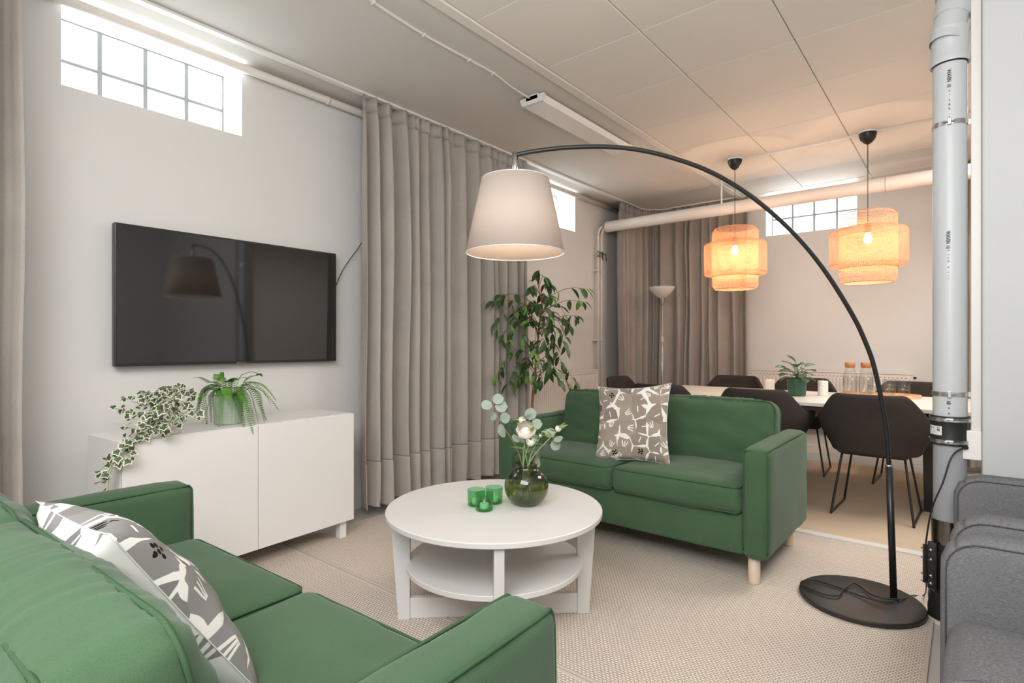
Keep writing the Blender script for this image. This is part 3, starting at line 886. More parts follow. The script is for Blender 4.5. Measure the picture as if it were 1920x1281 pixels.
pillow('throw_cushion', 'grey and white printed cushion leaning in the sofa beside the sideboard', [M['pattern2'], M['pattern3']], .44, .16, (-1.275, .385, .650), (radians(57), radians(3), radians(182)), 4.0)

# ================================================================== COFFEE TABLE
ct = thing('coffee_table', 'round white coffee table with lower shelf and crossed base', 'table', (-1.54, 1.752, RH + .001), YAW)
TH = .47 - RH
MB().lathe([(0, TH - .022), (.447, TH - .022), (.450, TH - .019), (.450, TH - .003), (.447, TH), (0, TH)], 96).build('tabletop', M['white_lam'], ct, sharp=30)
MB().lathe([(0, .222), (.365, .222), (.367, .224), (.367, .241), (.365, .243), (0, .243)], 80).build('shelf', M['white_lam'], ct, sharp=30)
for k in range(4):
    Mx = Matrix.Rotation(radians(90 * k + 4), 4, 'Z')
    h = .018
    o0, o1, i0, i1 = .432, .400, .352, .352
    zt = TH - .0225
    vs = [(i1, -h, 0), (o1, -h, 0), (o0, -h, zt), (i0, -h, zt), (i1, h, 0), (o1, h, 0), (o0, h, zt), (i0, h, zt)]
    fs = [(0, 1, 2, 3), (7, 6, 5, 4), (0, 4, 5, 1), (1, 5, 6, 2), (2, 6, 7, 3), (3, 7, 4, 0)]
    MB().add(vs, fs, 0, False, Mx).build('leg', M['white_lam'], ct)
MB().box((-.352, -.013, 0), (.352, .013, .085), .002, M=Matrix.Rotation(radians(4), 4, 'Z')).build('cross_bar', M['white_lam'], ct)
for s in (-1, 1):
    MB().box((.0135, -.013, 0), (.352, .013, .085), .002, M=Matrix.Rotation(radians(4 + 90 * s), 4, 'Z')).build('cross_bar', M['white_lam'], ct)
MB().lathe([(.02, .085), (.02, .2225)], 12).build('shelf_post', M['white_lam'], ct)

TT = .47 + .0015
vp = pz(987, 946, .47)
va = thing('vase', 'round olive green glass vase holding cream flowers', 'vase', (vp.x, vp.y, TT))
prof = []
Rv = .094
for q in range(-62, 60, 8):
    a = radians(q); prof.append((Rv * cos(a), Rv * .93 + Rv * .93 * sin(a)))
prof += [(.047, .168), (.046, .172), (.047, .182), (.0485, .186)]
z0 = prof[0][1]; prof = [(r, z - z0) for r, z in prof]
inner = [(max(0.002, r - .003), z + .003) for r, z in prof][::-1]
MB().lathe([(0.001, 0)] + prof, 48).build('glass_body', M['olive_glass'], va)
wl = .088
wp = [(r - .0045, z + .0045) for r, z in prof if z < wl]
MB().lathe([(0.001, .005)] + wp + [(0.001, wp[-1][1])], 40).build('water', M['water'], va)

def ellipse_leaf(L, Wd, fold=.15, bend=.2, n=6, round_=False):
    vs = []; fs = []
    for i in range(n + 1):
        t = i / n
        w = (sin(pi * t) ** (.5 if round_ else .8)) * Wd / 2
        if not round_: w *= (1 - .35 * t)
        x = L * t; z = -bend * L * t * t
        vs += [(x, -w, z + fold * w), (x, 0, z), (x, w, z + fold * w)]
    for i in range(n):
        for k in range(2):
            a = i * 3 + k; fs.append((a, a + 1, a + 4, a + 3))
    return vs, fs
def leaf_mesh(name, L, Wd, mat, **kw):
    v, f = ellipse_leaf(L, Wd, **kw); return MB().add(v, f, 0, True).mesh(name, mat)
def orient(d, up=Vector((0, 0, 1)), roll=0.0):
    x = Vector(d).normalized(); y = Vector(up).cross(x)
    if y.length < 1e-4: y = Vector((0, 1, 0)).cross(x)
    y.normalize(); z = x.cross(y)
    Mx = Matrix((x, y, z)).transposed()
    return (Mx @ Matrix.Rotation(roll, 3, 'X')).to_euler()

# flowers: positions from the photograph at the vase's distance
vd = (Vector((vp.x, vp.y, 0))).dot(FW)
mouth = Vector((vp.x, vp.y, TT + .185))
foot = Vector((vp.x, vp.y, TT + .012))
euca_leaf = leaf_mesh('leaf', .050, .047, M['euca'], round_=True, bend=.1, fold=.08)
def eucalyptus(label, pts, base, leaves):
    t = thing('eucalyptus_branch', label, 'branch', base)
    P = smooth_path([Vector((0, 0, 0))] + [p - base for p in pts], 5)
    MB().tube(P, [.003 - .0014 * i / len(P) for i in range(len(P))], 6).build('stem', M['bark'], t)
    for (u, v, dd, s, ang) in leaves:
        p = pd(u, v, vd + dd)
        c = min(P, key=lambda q: (q + base - p).length)
        dr = (p - base - c)
        if dr.length < .004: dr = UP * .02
        dr = dr.normalized()
        o = link('leaf', euca_leaf, t, c + dr * .004, orient(dr, (-FW + UP * .3 + RT * .3 * ang), 0), (s, s, s))
    return t
eucalyptus('tall eucalyptus branch leaning out of the vase towards the curtain',
    [mouth + Vector((-.022, -.01, 0)), pd(962, 828, vd), pd(940, 795, vd), pd(926, 762, vd), pd(921, 750, vd)], foot + Vector((.02, .01, 0)),
    [(916, 757, -.01, 1, -1), (927, 750, 0, 1, .2), (930, 762, .0, 1.1, .5), (944, 785, -.01, 1.0, 1), (922, 781, .02, .8, -.5), (944, 808, -.02, 1.25, .3), (970, 820, .03, .9, .2), (935, 790, .02, .7, 1)])
eucalyptus('short eucalyptus branch with round leaves standing behind the roses',
    [mouth + Vector((.005, .02, 0)), pd(992, 840, vd + .03), pd(994, 800, vd + .04), pd(992, 790, vd + .04)], foot + Vector((-.02, .015, 0)),
    [(994, 780, .04, 1.1, .2), (1014, 795, .03, 1.0, .3), (1006, 800, .05, .8, .2), (972, 818, .05, 1.0, -.3), (1002, 820, .05, .8, .5)])
eucalyptus('low eucalyptus branch leaning out of the vase towards the sofa cushions',
    [mouth + Vector((.03, .015, -.004)), pd(1012, 845, vd + .01), pd(1030, 828, vd + .02), pd(1044, 818, vd + .02)], foot + Vector((-.03, .0, 0)),
    [(1040, 833, .02, 1.0, .3), (1046, 822, .0, .9, -.3), (1034, 815, .03, 1.0, .4), (1006, 852, .03, .9, .2), (1010, 866, .02, 1.0, .2)])
def petal_ball(mb, c, r, full=True, seed=0, axis=None):
    R = random.Random(seed)
    ax = (axis or Vector((0, 0, 1))).normalized()
    Q = ax.to_track_quat('Z', 'Y').to_matrix().to_4x4()
    rings = [(.25, 4, 75), (.45, 5, 62), (.66, 6, 48), (.85, 7, 32), (1.0, 8, 14)] if full else [(.35, 4, 80), (.55, 5, 72), (.75, 5, 62)]
    for (k, n, tilt) in rings:
        for i in range(n):
            a = 2 * pi * i / n + R.uniform(-.2, .2) + k * 3
            T = Matrix.Translation(c) @ Q @ Matrix.Rotation(a, 4, 'Z')
            vs = []; fs = []
            for ii in range(6):
                t = ii / 5; el = radians(-25 + (tilt + 25) * t)
                rad = r * k * (0.55 + .45 * sin(t * pi * .62))
                for jj in range(5):
                    s = -1 + jj / 2; w = sin(min(1, .25 + t * .9) * pi * .55) * r * k * .62
                    x = rad * cos(el * .6) ; z = r * (.75 * k + .1) * t * (1.2 if full else 1.7) - r * .35
                    x = r * k * (.35 + .65 * sin(pi * (.15 + .55 * t)))
                    vs.append((x - abs(s) ** 2 * .12 * r, s * w, z + .04 * r * s * s))
            for ii in range(5):
                for jj in range(4):
                    q = ii * 5 + jj; fs.append((q, q + 1, q + 6, q + 5))
            mb.add(vs, fs, 0, True, T)
sprig_leaf = leaf_mesh('leaf', .052, .017, M['sprig'], bend=.25, fold=.2)
def flower(label, u, v, dd, r, full, ctrl, base_off, seed, leaves=4):
    h = pd(u, v, vd + dd); base = foot + Vector(base_off)
    t = thing('cream_flower', label, 'flower', base)
    P = smooth_path([Vector((0, 0, 0)), mouth + Vector(ctrl) - base, (h - base) * .92 + (mouth + Vector(ctrl) - base) * .08, h - base], 6)
    MB().tube(P, .0022, 6).build('stem', M['stem_green'], t)
    b = MB(); ax = (-FW * .75 + UP * .7) if full else (UP * .9 + RT * .3 - FW * .3)
    petal_ball(b, h - base, r, full, seed, ax)
    b.lathe([(r * .55 * cos(radians(q)), r * .5 * sin(radians(q))) for q in range(-88, 89, 16)], 14, M=Matrix.Translation(h - base))
    bo = b.build('blossom', M['petal'], t)
    MB().lathe([(0.001, -r * .62), (r * .42, -r * .40), (r * .50, -r * .15)], 10, M=Matrix.Translation(h - base)).build('calyx', M['stem_green'], t)
    R = random.Random(seed)
    for i in range(leaves):
        k = R.randint(int(len(P) * .45), int(len(P) * .8))
        d = (RT * R.uniform(-1, 1) + UP * R.uniform(.1, .8) - FW * R.uniform(-.2, .8)).normalized()
        s = R.uniform(.7, 1.2)
        link('leaf', sprig_leaf, t, P[k], orient(d, UP, R.uniform(-1, 1)), (s, s, s))
    return t
flower('large open cream ranunculus at the centre of the vase', 986, 810, -.03, .040, True, (-.01, -.01, 0), (.01, -.02, 0), 2, 5)
flower('half-open cream ranunculus below the large blossom', 994, 831, -.05, .026, False, (.004, -.022, 0), (-.015, -.01, 0), 5, 8)
flower('small cream bud peeking out above the large blossom', 978, 790, .02, .020, False, (-.008, .012, 0), (.02, .02, 0), 8, 4)
flower('cream bud on the long stem leaning towards the sofa cushions', 1046, 806, .0, .018, False, (.028, -.012, 0), (-.03, .01, 0), 11, 8)
flower('tiny cream bud behind the half-open blossom', 1013, 818, .0, .010, False, (.018, -.004, 0), (-.02, .02, 0), 14, 8)

def candle_holder(label, lab2, u, v):
    p = pz(u, v, .47)
    t = thing('candle_holder', label, 'candle holder', (p.x, p.y, TT), group='green glass candle holders')
    MB().lathe([(0.001, .005), (.033, .005), (.034, .0), (.036, .003), (.0375, .068), (.0368, .0685)], 40).build('glass_cup', M['green_glass'], t, sharp=40)
    c = thing('tealight', lab2, 'candle', (p.x, p.y, TT + .0065), group='tealights in green glass')
    MB().lathe([(0.001, 0), (.0185, 0), (.0190, .001), (.0188, .019), (.0175, .021), (.004, .020), (0.001, .020)], 28).build('wax_body', M['green_wax'], c, sharp=50)
    MB().lathe([(.0025, .019), (.0042, .024), (.0034, .031), (.0004, .040)], 12).build('flame_tip', M['wax'], c)
candle_holder('green glass candle holder standing furthest from the vase', 'tealight in the holder standing furthest from the vase', 893, 948)
candle_holder('green glass candle holder standing nearest the table edge', 'tealight in the holder nearest the table edge', 908, 957)
candle_holder('green glass candle holder touching the round vase side', 'tealight in the holder close to the round vase', 926.5, 943.5)

# ================================================================== TELEVISION WALL
tv = thing('television', 'wide black flat-screen television on the white wall', 'television', (-3.215, 1.4625, 1.395))
hw, hh = .6165, .3555
MB().box((-.045, -hw, -hh), (-.004, hw, hh), .006).build('frame', M['tv_frame'], tv)
MB().box((-.005, -hw + .010, -hh + .016), (-.0005, hw - .010, hh - .010)).build('screen', M['screen'], tv)
MB().box((-.006, -.03, -hh + .002), (-.0015, .03, -hh + .012), .001).build('logo_plate', M['dark_steel'], tv)
MB().box((WX + 3.215 + .001, -.2, -.15), (-.044, .2, .15), .004).build('wall_mount', M['black_plastic'], tv)
cp = [Vector((-3.255, 2.05, 1.43)), px_(640, 512, -3.26), px_(658, 484, -3.265), px_(672, 465, -3.262), px_(684, 445, -3.20), px_(694, 433, -3.13)]
tag(MB().tube(smooth_path(cp, 6), .0028, 6).build('television_cable', M['black_plastic']), 'thin black cable running from the television to the curtain', 'cable')

sd = thing('sideboard', 'low white sideboard with two plain doors under the television', 'cabinet', (-2.951, 1.324, RH + .001), radians(4.6))
# local: x towards the room (front), y along the length
L2, dz0, dz1 = .60, .10, .74 - RH
MB().box((-.185, -L2, dz0), (.165, L2, dz1), .002).build('body', M['gloss_white'], sd)
for s in (-1, 1):
    y0, y1 = (-L2 + .0015, -.0018) if s < 0 else (.0018, L2 - .0015)
    MB().box((.1675, y0, dz0 + .002), (.1855, y1, dz1 - .002), .0015).build('door', M['gloss_white'], sd)
    for x in (-.15, .135):
        MB().box((x - .022, s * (L2 - .055) - .022, 0), (x + .022, s * (L2 - .055) + .022, dz0), .002).build('leg', M['gloss_white'], sd)
SZ = .741 + .001

# ================================================================== PLANTS ON THE SIDEBOARD
def on_board(u, v): return pz(u, v, SZ)
fp = on_board(428, 794)
fe = thing('potted_fern', 'bright green fern in a ribbed sage pot on the sideboard', 'plant', (fp.x, fp.y, SZ))
b = MB(); n = 96; vs = []; fs = []
prof = [(.060, 0), (.064, .004), (.071, .10), (.073, .148), (.070, .149), (.066, .120)]
for (r, z) in prof:
    for k in range(n):
        rr = r + (.0012 if (k % 4) < 2 and .003 < z < .1485 and r > .062 else 0)
        a = 2 * pi * k / n; vs.append((rr * cos(a), rr * sin(a), z))
for i in range(len(prof) - 1):
    for k in range(n): fs.append((i * n + k, i * n + (k + 1) % n, (i + 1) * n + (k + 1) % n, (i + 1) * n + k))
fs.append(tuple(range(n))[::-1])
b.add(vs, fs, 0, False).build('ribbed_pot', M['pot_sage'], fe)
MB().lathe([(0.001, .125), (.0655, .122)], 24).build('soil', M['soil'], fe)
def frond(path, w, mat):
    P = smooth_path(path, 9); L = len(P)
    b = MB().tube(P, [.0016 * (1 - .7 * i / L) for i in range(L)], 4)
    for i in range(3, L - 1):
        t = i / L
        T = (P[i + 1] - P[i - 1]).normalized()
        S = T.cross(UP)
        if S.length < .15: S = T.cross(RT)
        S = S.normalized(); Nn = S.cross(T)
        ww = w * (sin(pi * min(1, .12 + t * .9)) ** .7)
        for s in (-1, 1):
            for hlf in (0,):
                p = P[i]
                d = (S * s * .96 + T * .28 - Nn * .10).normalized()
                wd = .0027
                vs = [p - T * wd * .6, p + T * wd * .6, p + d * ww * .6 + T * wd * .9, p + d * ww, p + d * ww * .6 - T * wd * .9]
                b.add(vs, [(0, 1, 2, 3, 4)], 0, True)
    return b
fbase = Vector((0, 0, .13)); fdep = Vector((fp.x, fp.y, 0)).dot(FW)
def F(u, v, dd=0): return pd(u, v, fdep + dd) - Vector((fp.x, fp.y, SZ))
fr = [  # (mid, tip) in the photograph, depth offsets
 ((480, 707), (492, 706), -.02), ((460, 703), (488, 703), .05), ((478, 722), (523, 770), -.06), ((470, 728), (500, 790), -.08), ((488, 722), (518, 752), .02),
 ((455, 752), (475, 815), -.10), ((447, 760), (458, 806), -.12), ((462, 745), (478, 800), -.04), ((412, 745), (411, 806), -.12), ((400, 740), (380, 795), -.08),
 ((385, 735), (366, 775), -.02), ((378, 740), (370, 790), -.05), ((395, 720), (362, 709), .02), ((408, 715), (407, 703), .05), ((418, 712), (416, 700), .0),
 ((395, 745), (396, 792), .02), ((380, 738), (388, 796), -.06), ((440, 715), (470, 712), .10), ((430, 718), (445, 712), -.08), ((485, 740), (496, 793), .0),
 ((470, 740), (485, 795), .08), ((400, 728), (382, 745), .12), ((425, 735), (430, 760), -.13), ((450, 735), (467, 775), -.12), ((388, 728), (372, 752), .05), ((490, 735), (508, 760), .08)]
R = random.Random(3)
for k, (md, tp, dd) in enumerate(fr):
    p1 = F(md[0], md[1] - 3, dd * .7); p2 = F(tp[0], tp[1], dd)
    f0 = fbase + Vector((p1.x * .25, p1.y * .25, 0))
    if f0.xy.length > .05: f0.xy = f0.xy.normalized() * .05
    path = [f0, f0.lerp(p1, .55) + UP * .035, p1, p1.lerp(p2, .55) + UP * .012, p2]
    frond(path, R.uniform(.023, .030), None).build('frond', M['fern'] if k % 3 else M['fern_dark'], fe)

ip = on_board(322, 812)
iv = thing('potted_ivy', 'variegated ivy trailing from a white pot over the sideboard corner', 'plant', (ip.x, ip.y, SZ))
MB().lathe([(0.001, 0), (.034, 0), (.037, .003), (.046, .07), (.048, .072), (.044, .073), (.041, .06), (0.001, .058)], 32).build('pot', M['pot_white'], iv, sharp=40)
MB().lathe([(0.001, .0595), (.0405, .0585)], 20).build('soil', M['soil'], iv)
# ivy leaf: five lobes, cream rim and green heart
def ivy_outline(k):
    pts = []
    for (a, r) in ((180, .16), (125, .62), (105, .54), (70, .82), (38, .62), (0, 1.15), (-38, .62), (-70, .82), (-105, .54), (-125, .62)):
        pts.append((cos(radians(a)) * r * k + .25, sin(radians(a)) * r * k))
    return pts
def ivy_leaf(s):
    b = MB()
    for (k, mi, dz) in ((1.0, 1, 0), (.74, 0, .02)):
        o = ivy_outline(k)
        vs = [(.25 * s, 0, (dz + .05) * s)] + [(x * s, y * s, (dz - .18 * abs(y) ** 1.5 - .06 * x * x) * s) for (x, y) in o]
        b.add(vs, [(0, 1 + i, 1 + (i + 1) % len(o)) for i in range(len(o))], mi, False)
    return b.mesh('leaf', [M['ivy_green'], M['ivy_cream']])
ivl = [ivy_leaf(.0225), ivy_leaf(.0185), ivy_leaf(.0255)]
idep = Vector((ip.x, ip.y, 0)).dot(FW)
def IV(u, v, dd=0): return pd(u, v, idep + dd) - Vector((ip.x, ip.y, SZ))
i0 = Vector((0, 0, .065))
vines = [
 [(290, 765, 0), (255, 755, .0), (226, 744, -.02)], [(285, 775, -.05), (245, 772, -.08), (216, 766, -.10)], [(300, 760, .05), (280, 738, .05), (262, 733, .06)],
 [(315, 750, .04), (312, 732, .05), (300, 726, .06)], [(330, 755, 0), (332, 732, .02), (338, 722, .03)], [(340, 765, .03), (356, 745, .04), (364, 742, .04)],
 [(345, 775, -.03), (362, 765, -.02), (366, 785, -.05)], [(335, 780, -.06), (345, 790, -.08), (338, 799, -.09)], [(300, 780, -.08), (275, 790, -.12), (240, 783, -.14)],
 [(300, 775, -.10), (290, 800, -.13), (300, 815, -.14)], [(295, 785, -.10), (270, 805, -.14), (230, 800, -.16)], [(310, 765, -.10), (300, 765, -.14), (280, 780, -.16)],
 [(310, 755, .10), (285, 750, .13), (262, 760, .12)], [(325, 750, .10), (345, 735, .12), (358, 730, .10)], [(300, 745, -.04), (285, 742, -.05), (270, 752, -.06)],
 [(320, 745, -.05), (325, 735, -.06), (335, 742, -.07)], [(300, 800, -.13), (275, 815, -.17), (262, 826, -.19)], [(318, 790, -.12), (310, 806, -.14), (322, 812, -.12)],
 [(290, 800, -.12), (252, 815, -.20), (236, 838, -.24), (215, 858, -.27), (198, 872, -.29), (179, 889, -.31)],
 [(285, 805, -.13), (245, 826, -.22), (225, 850, -.27), (210, 880, -.29), (203, 905, -.29), (205, 935, -.29)],
 [(280, 808, -.14), (250, 835, -.22), (238, 850, -.25), (243, 857, -.26), (222, 868, -.27), (206, 872, -.28)],
 [(270, 810, -.14), (240, 830, -.23), (218, 862, -.28), (200, 890, -.30), (196, 908, -.30)]]
R = random.Random(12)
stems = MB(); cnt = 0
for vi, vn in sorted(enumerate(vines), key=lambda q: -q[0]):
    P = smooth_path([i0 + Vector((R.uniform(-.02, .02), R.uniform(-.02, .02), 0))] + [IV(*q) for q in vn], 7)
    stems.tube(P, .0014, 5)
    st = 2 if vi >= 18 else 2
    for i in range(5 if vi < 18 else 6, len(P)):
        for rep in range(1 if (i % 4 if vi < 18 else i % 3 == 0) else 0):
            if cnt > 297: break
            off = Vector((R.uniform(-1, 1), R.uniform(-1, 1), R.uniform(-.4, 1))) * .018
            d = (RT * R.uniform(-1, .8) - UP * R.uniform(-.3, 1.0) - FW * R.uniform(-.1, .6))
            nrm = (-FW * R.uniform(.3, 1) + UP * R.uniform(.2, 1.0) + RT * R.uniform(-.6, .6))
            s = R.uniform(.85, 1.25)
            q = P[i] + off
            if q.z < .012 and vi < 18: q.z = .012 + R.uniform(0, .01)
            link('leaf', R.choice(ivl), iv, q, orient(d, nrm), (s, s, s)); cnt += 1
stems.build('vines', M['stem_green'], iv)

# ================================================================== FICUS TREE
TDP = 4.78
tb = pd(997, 646, TDP); tb.z = 0.0155
fi = thing('ficus_tree', 'tall ficus tree with thin trunk in front of the white radiator', 'tree', tb)
def Z1(x, y, dd=0): return pd(880 + x * .21866, 480 + y * .21866, TDP + dd) - tb
trunk = smooth_path([Vector((0, 0, .20)), Vector((0, 0, .45)), Z1(540, 1281), Z1(560, 1050), Z1(578, 850), Z1(600, 600), Z1(622, 430), Z1(600, 300), Z1(570, 170)], 6)
MB().tube(trunk, [.014 - .0115 * (i / (len(trunk) - 1)) ** 1.3 for i in range(len(trunk))], 10).build('trunk', M['bark'], fi)
MB().lathe([(0.001, 0), (.11, 0), (.115, .005), (.14, .24), (.145, .245), (.13, .246), (.125, .21), (0.001, .205)], 36).build('pot', M['pot_brown'], fi, sharp=40)
MB().lathe([(0.001, .207), (.124, .206)], 24).build('soil', M['soil'], fi)
L1 = leaf_mesh('leaf', .100, .050, M['ficus1'], bend=.22, fold=.3)
L2m = leaf_mesh('leaf', .092, .046, M['ficus2'], bend=.20, fold=.3)
tips = [(215, 385, -.05, .28), (260, 330, .06, .3), (205, 590, .1, .3), (280, 700, -.12, .34), (330, 740, .15, .3), (235, 1015, -.05, .42), (335, 1095, .1, .5), (375, 1125, -.14, .45), (450, 1060, .1, .55), (400, 900, -.15, .45),
        (1020, 285, .02, .3), (990, 395, .10, .35), (940, 515, -.1, .35), (865, 600, .12, .3), (830, 790, -.08, .45), (790, 925, .1, .5), (760, 1060, -.1, .55), (920, 1095, .05, .55), (875, 1150, -.05, .6),
        (490, 930, .16, .5), (560, 1090, -.18, .6), (690, 245, .05, .2), (530, 265, -.05, .25), (600, 135, 0, .15), (655, 190, .05, .15), (450, 435, .12, .3), (390, 480, -.1, .3), (700, 345, -.1, .25), (820, 690, .2, .4),
        (680, 905, -.2, .5), (620, 1065, .16, .62), (520, 560, -.16, .35), (640, 520, -.2, .3), (700, 620, -.2, .35), (740, 760, .15, .4), (560, 830, -.2, .45), (460, 700, .18, .4), (800, 540, -.15, .3), (580, 420, -.15, .25), (660, 780, -.22, .45),
        (520, 400, .1, .25), (640, 330, .1, .2), (720, 480, .15, .3), (700, 1000, -.15, .55), (500, 1020, -.12, .55)]
R = random.Random(21); br = MB(); nl = 0
top = len(trunk) - 1
for (x, y, dd, tt) in tips:
    if x < 480: dd = min(dd, -.34 + (x - 200) * .0009)   # keep clear of the curtain
    tip = Z1(x, y, dd)
    # the branch leaves the trunk a little above a drooping tip or below a rising one
    best = min(trunk[12:], key=lambda q: abs(q.z - (tip.z + (.10 if y > 560 else -.10))))
    mid = best.lerp(tip, .55) + UP * (.05 + .10 * (y > 560))
    P = smooth_path([best, mid, tip], 6)
    br.tube(P, [.004 - .0028 * i / (len(P) - 1) for i in range(len(P))], 5)
    for i in range(4, len(P), 1):
        for rep in range(1 if i != 6 or i % 3 else 0):
            if nl >= 298 or (i in (5, 8) and rep == 0): break
            T = (P[i] - P[i - 1]).normalized()
            d = (T * .5 - UP * R.uniform(.2, 1.1) + RT * R.uniform(-.9, .9) + FW * R.uniform(-.7, .7)).normalized()
            s = R.uniform(.85, 1.25)
            link('leaf', L2m if R.random() < .22 else L1, fi, P[i], orient(d, UP + RT * R.uniform(-.6, .6) - FW * R.uniform(0, .7)), (s, s, s)); nl += 1
br.build('branches', M['bark'], fi)

# ================================================================== LAMPS
SHC = Vector((-1.51, 1.835, 0))                      # shade axis
BASEP = Vector((-.244, 2.895, 0))                    # pole foot
lamp = thing('arc_floor_lamp', 'black arc floor lamp with white fabric shade over the coffee table', 'floor lamp', (-.365, 2.865, RH + .0015))
lo = Vector((-.365, 2.865, RH + .0015))
MB().lathe([(0.001, 0), (.236, 0), (.240, .004), (.240, .017), (.236, .021), (.16, .032), (.06, .040), (0.001, .042)], 72).build('base', M['base_black'], lamp, sharp=25)
pl_dir = (SHC - BASEP).normalized(); pl_n = pl_dir.cross(UP)
def arcpt(u, v):
    r = ray(u, v); k = (BASEP - CAM).dot(pl_n) / r.dot(pl_n); return CAM + r * k - lo
foot0 = BASEP - lo + UP * .03
joint = arcpt(1667, 874)
MB().tube([foot0, joint], .0135, 14).build('lower_pole', M['black_metal'], lamp)
MB().lathe([(.026, .034), (.024, .044), (.0145, .052)], 20, M=Matrix.Translation((BASEP - lo).to_3d() * 1.0)).build('pole_collar', M['black_metal'], lamp)
MB().tube([joint - UP * .004, joint + UP * .006], .0150, 14).build('pole_joint', M['chrome'], lamp)
arcpx = [(1667, 874), (1660, 790), (1640, 692), (1622, 640), (1598, 590), (1550, 513), (1500, 450), (1440, 393), (1380, 349), (1320, 317), (1250, 293), (1190, 280), (1130, 275), (1060, 277), (1000, 284), (966, 291)]
AP = smooth_path([arcpt(*q) for q in arcpx], 5)
MB().tube(AP, .0095, 12).build('arc', M['black_metal'], lamp)
end = AP[-1]
SB, ST = 1.543, 1.858
sc = Vector((end.x, end.y, 0)) + lo; sc.z = 0
MB().tube([end + Vector((0, 0, .012)), Vector((end.x, end.y, ST - lo.z - .02))], .013, 12).build('shade_stem', M['chrome'], lamp)
shl = Vector((end.x, end.y, -lo.z))
Ms = Matrix.Translation(shl)
sh = MB().lathe([(.1435, ST), (.2105, SB)], 72, M=Ms).build('shade', M['shade'], lamp)
md = sh.modifiers.new('thickness', 'SOLIDIFY'); md.thickness = .002
for (r, z) in ((.1440, ST), (.2110, SB)):
    MB().tube([shl + Vector((r * cos(2 * pi * k / 60), r * sin(2 * pi * k / 60), z)) for k in range(60)], .0022, 6, True).build('rim', M['paper'], sh)
sp = MB()
for k in range(3):
    a = 2 * pi * k / 3 + .5
    sp.tube([shl + Vector((.012 * cos(a), .012 * sin(a), ST - .05)), shl + Vector((.145 * cos(a), .145 * sin(a), ST - .008))], .0018, 5)
sp.build('spider', M['chrome'], sh)
MB().cyl(shl + Vector((0, 0, ST - .14)), shl + Vector((0, 0, ST - .03)), .018, 14).build('lamp_holder', M['pot_white'], lamp)
MB().lathe([(.013, 0), (.016, -.02), (.030, -.06), (.026, -.085), (0.001, -.098)], 20, M=Matrix.Translation(shl + Vector((0, 0, ST - .14)))).build('bulb', M['bulb'], lamp)
def point(name, loc, power, color, r):
    d = bpy.data.lights.new(name, 'POINT'); d.energy = power; d.color = color; d.shadow_soft_size = r
    o = bpy.data.objects.new(name, d); COL.objects.link(o); o.location = loc; return o
point('arc_lamp_light', (sc.x, sc.y, ST - .265), LAMP_W, (1.0, .80, .62), .03)
# cord: loops on the base, then over the rug to the socket box
cw = [(1676, 1128, .062), (1640, 1125, .052), (1600, 1113, .045), (1575, 1103, .044), (1530, 1089, .038), (1506, 1089, .030), (1504, 1098, .028), (1540, 1113, .036), (1570, 1117, .042), (1582, 1105, .045), (1598, 1094, .05), (1612, 1099, .05), (1632, 1114, .05), (1665, 1123, .05), (1690, 1123, .044), (1710, 1117, .020), (1733, 1116, .016)]
CPt = [pz(u, v, z + (.012 if u < 1700 else 0)) - lo for (u, v, z) in cw]
for (u, v, d) in [(1737, 1090, 2.30), (1735, 1050, 2.26), (1737, 1010, 2.25), (1748, 952, 2.23), (1768, 905, 2.22), (1782, 862, 2.22), (1795, 846, 2.22), (1812, 839, 2.22)]:
    CPt.append(pd(u, v, d) - lo)
CPt.append(Vector((PX - .064, 2.91, zpx(838))) - lo)
MB().tube(smooth_path(CPt, 6), .0032, 6).build('power_cord', M['black_plastic'], lamp)
MB().cyl(CPt[-2], CPt[-1], .008, 8).build('plug', M['black_plastic'], lamp)

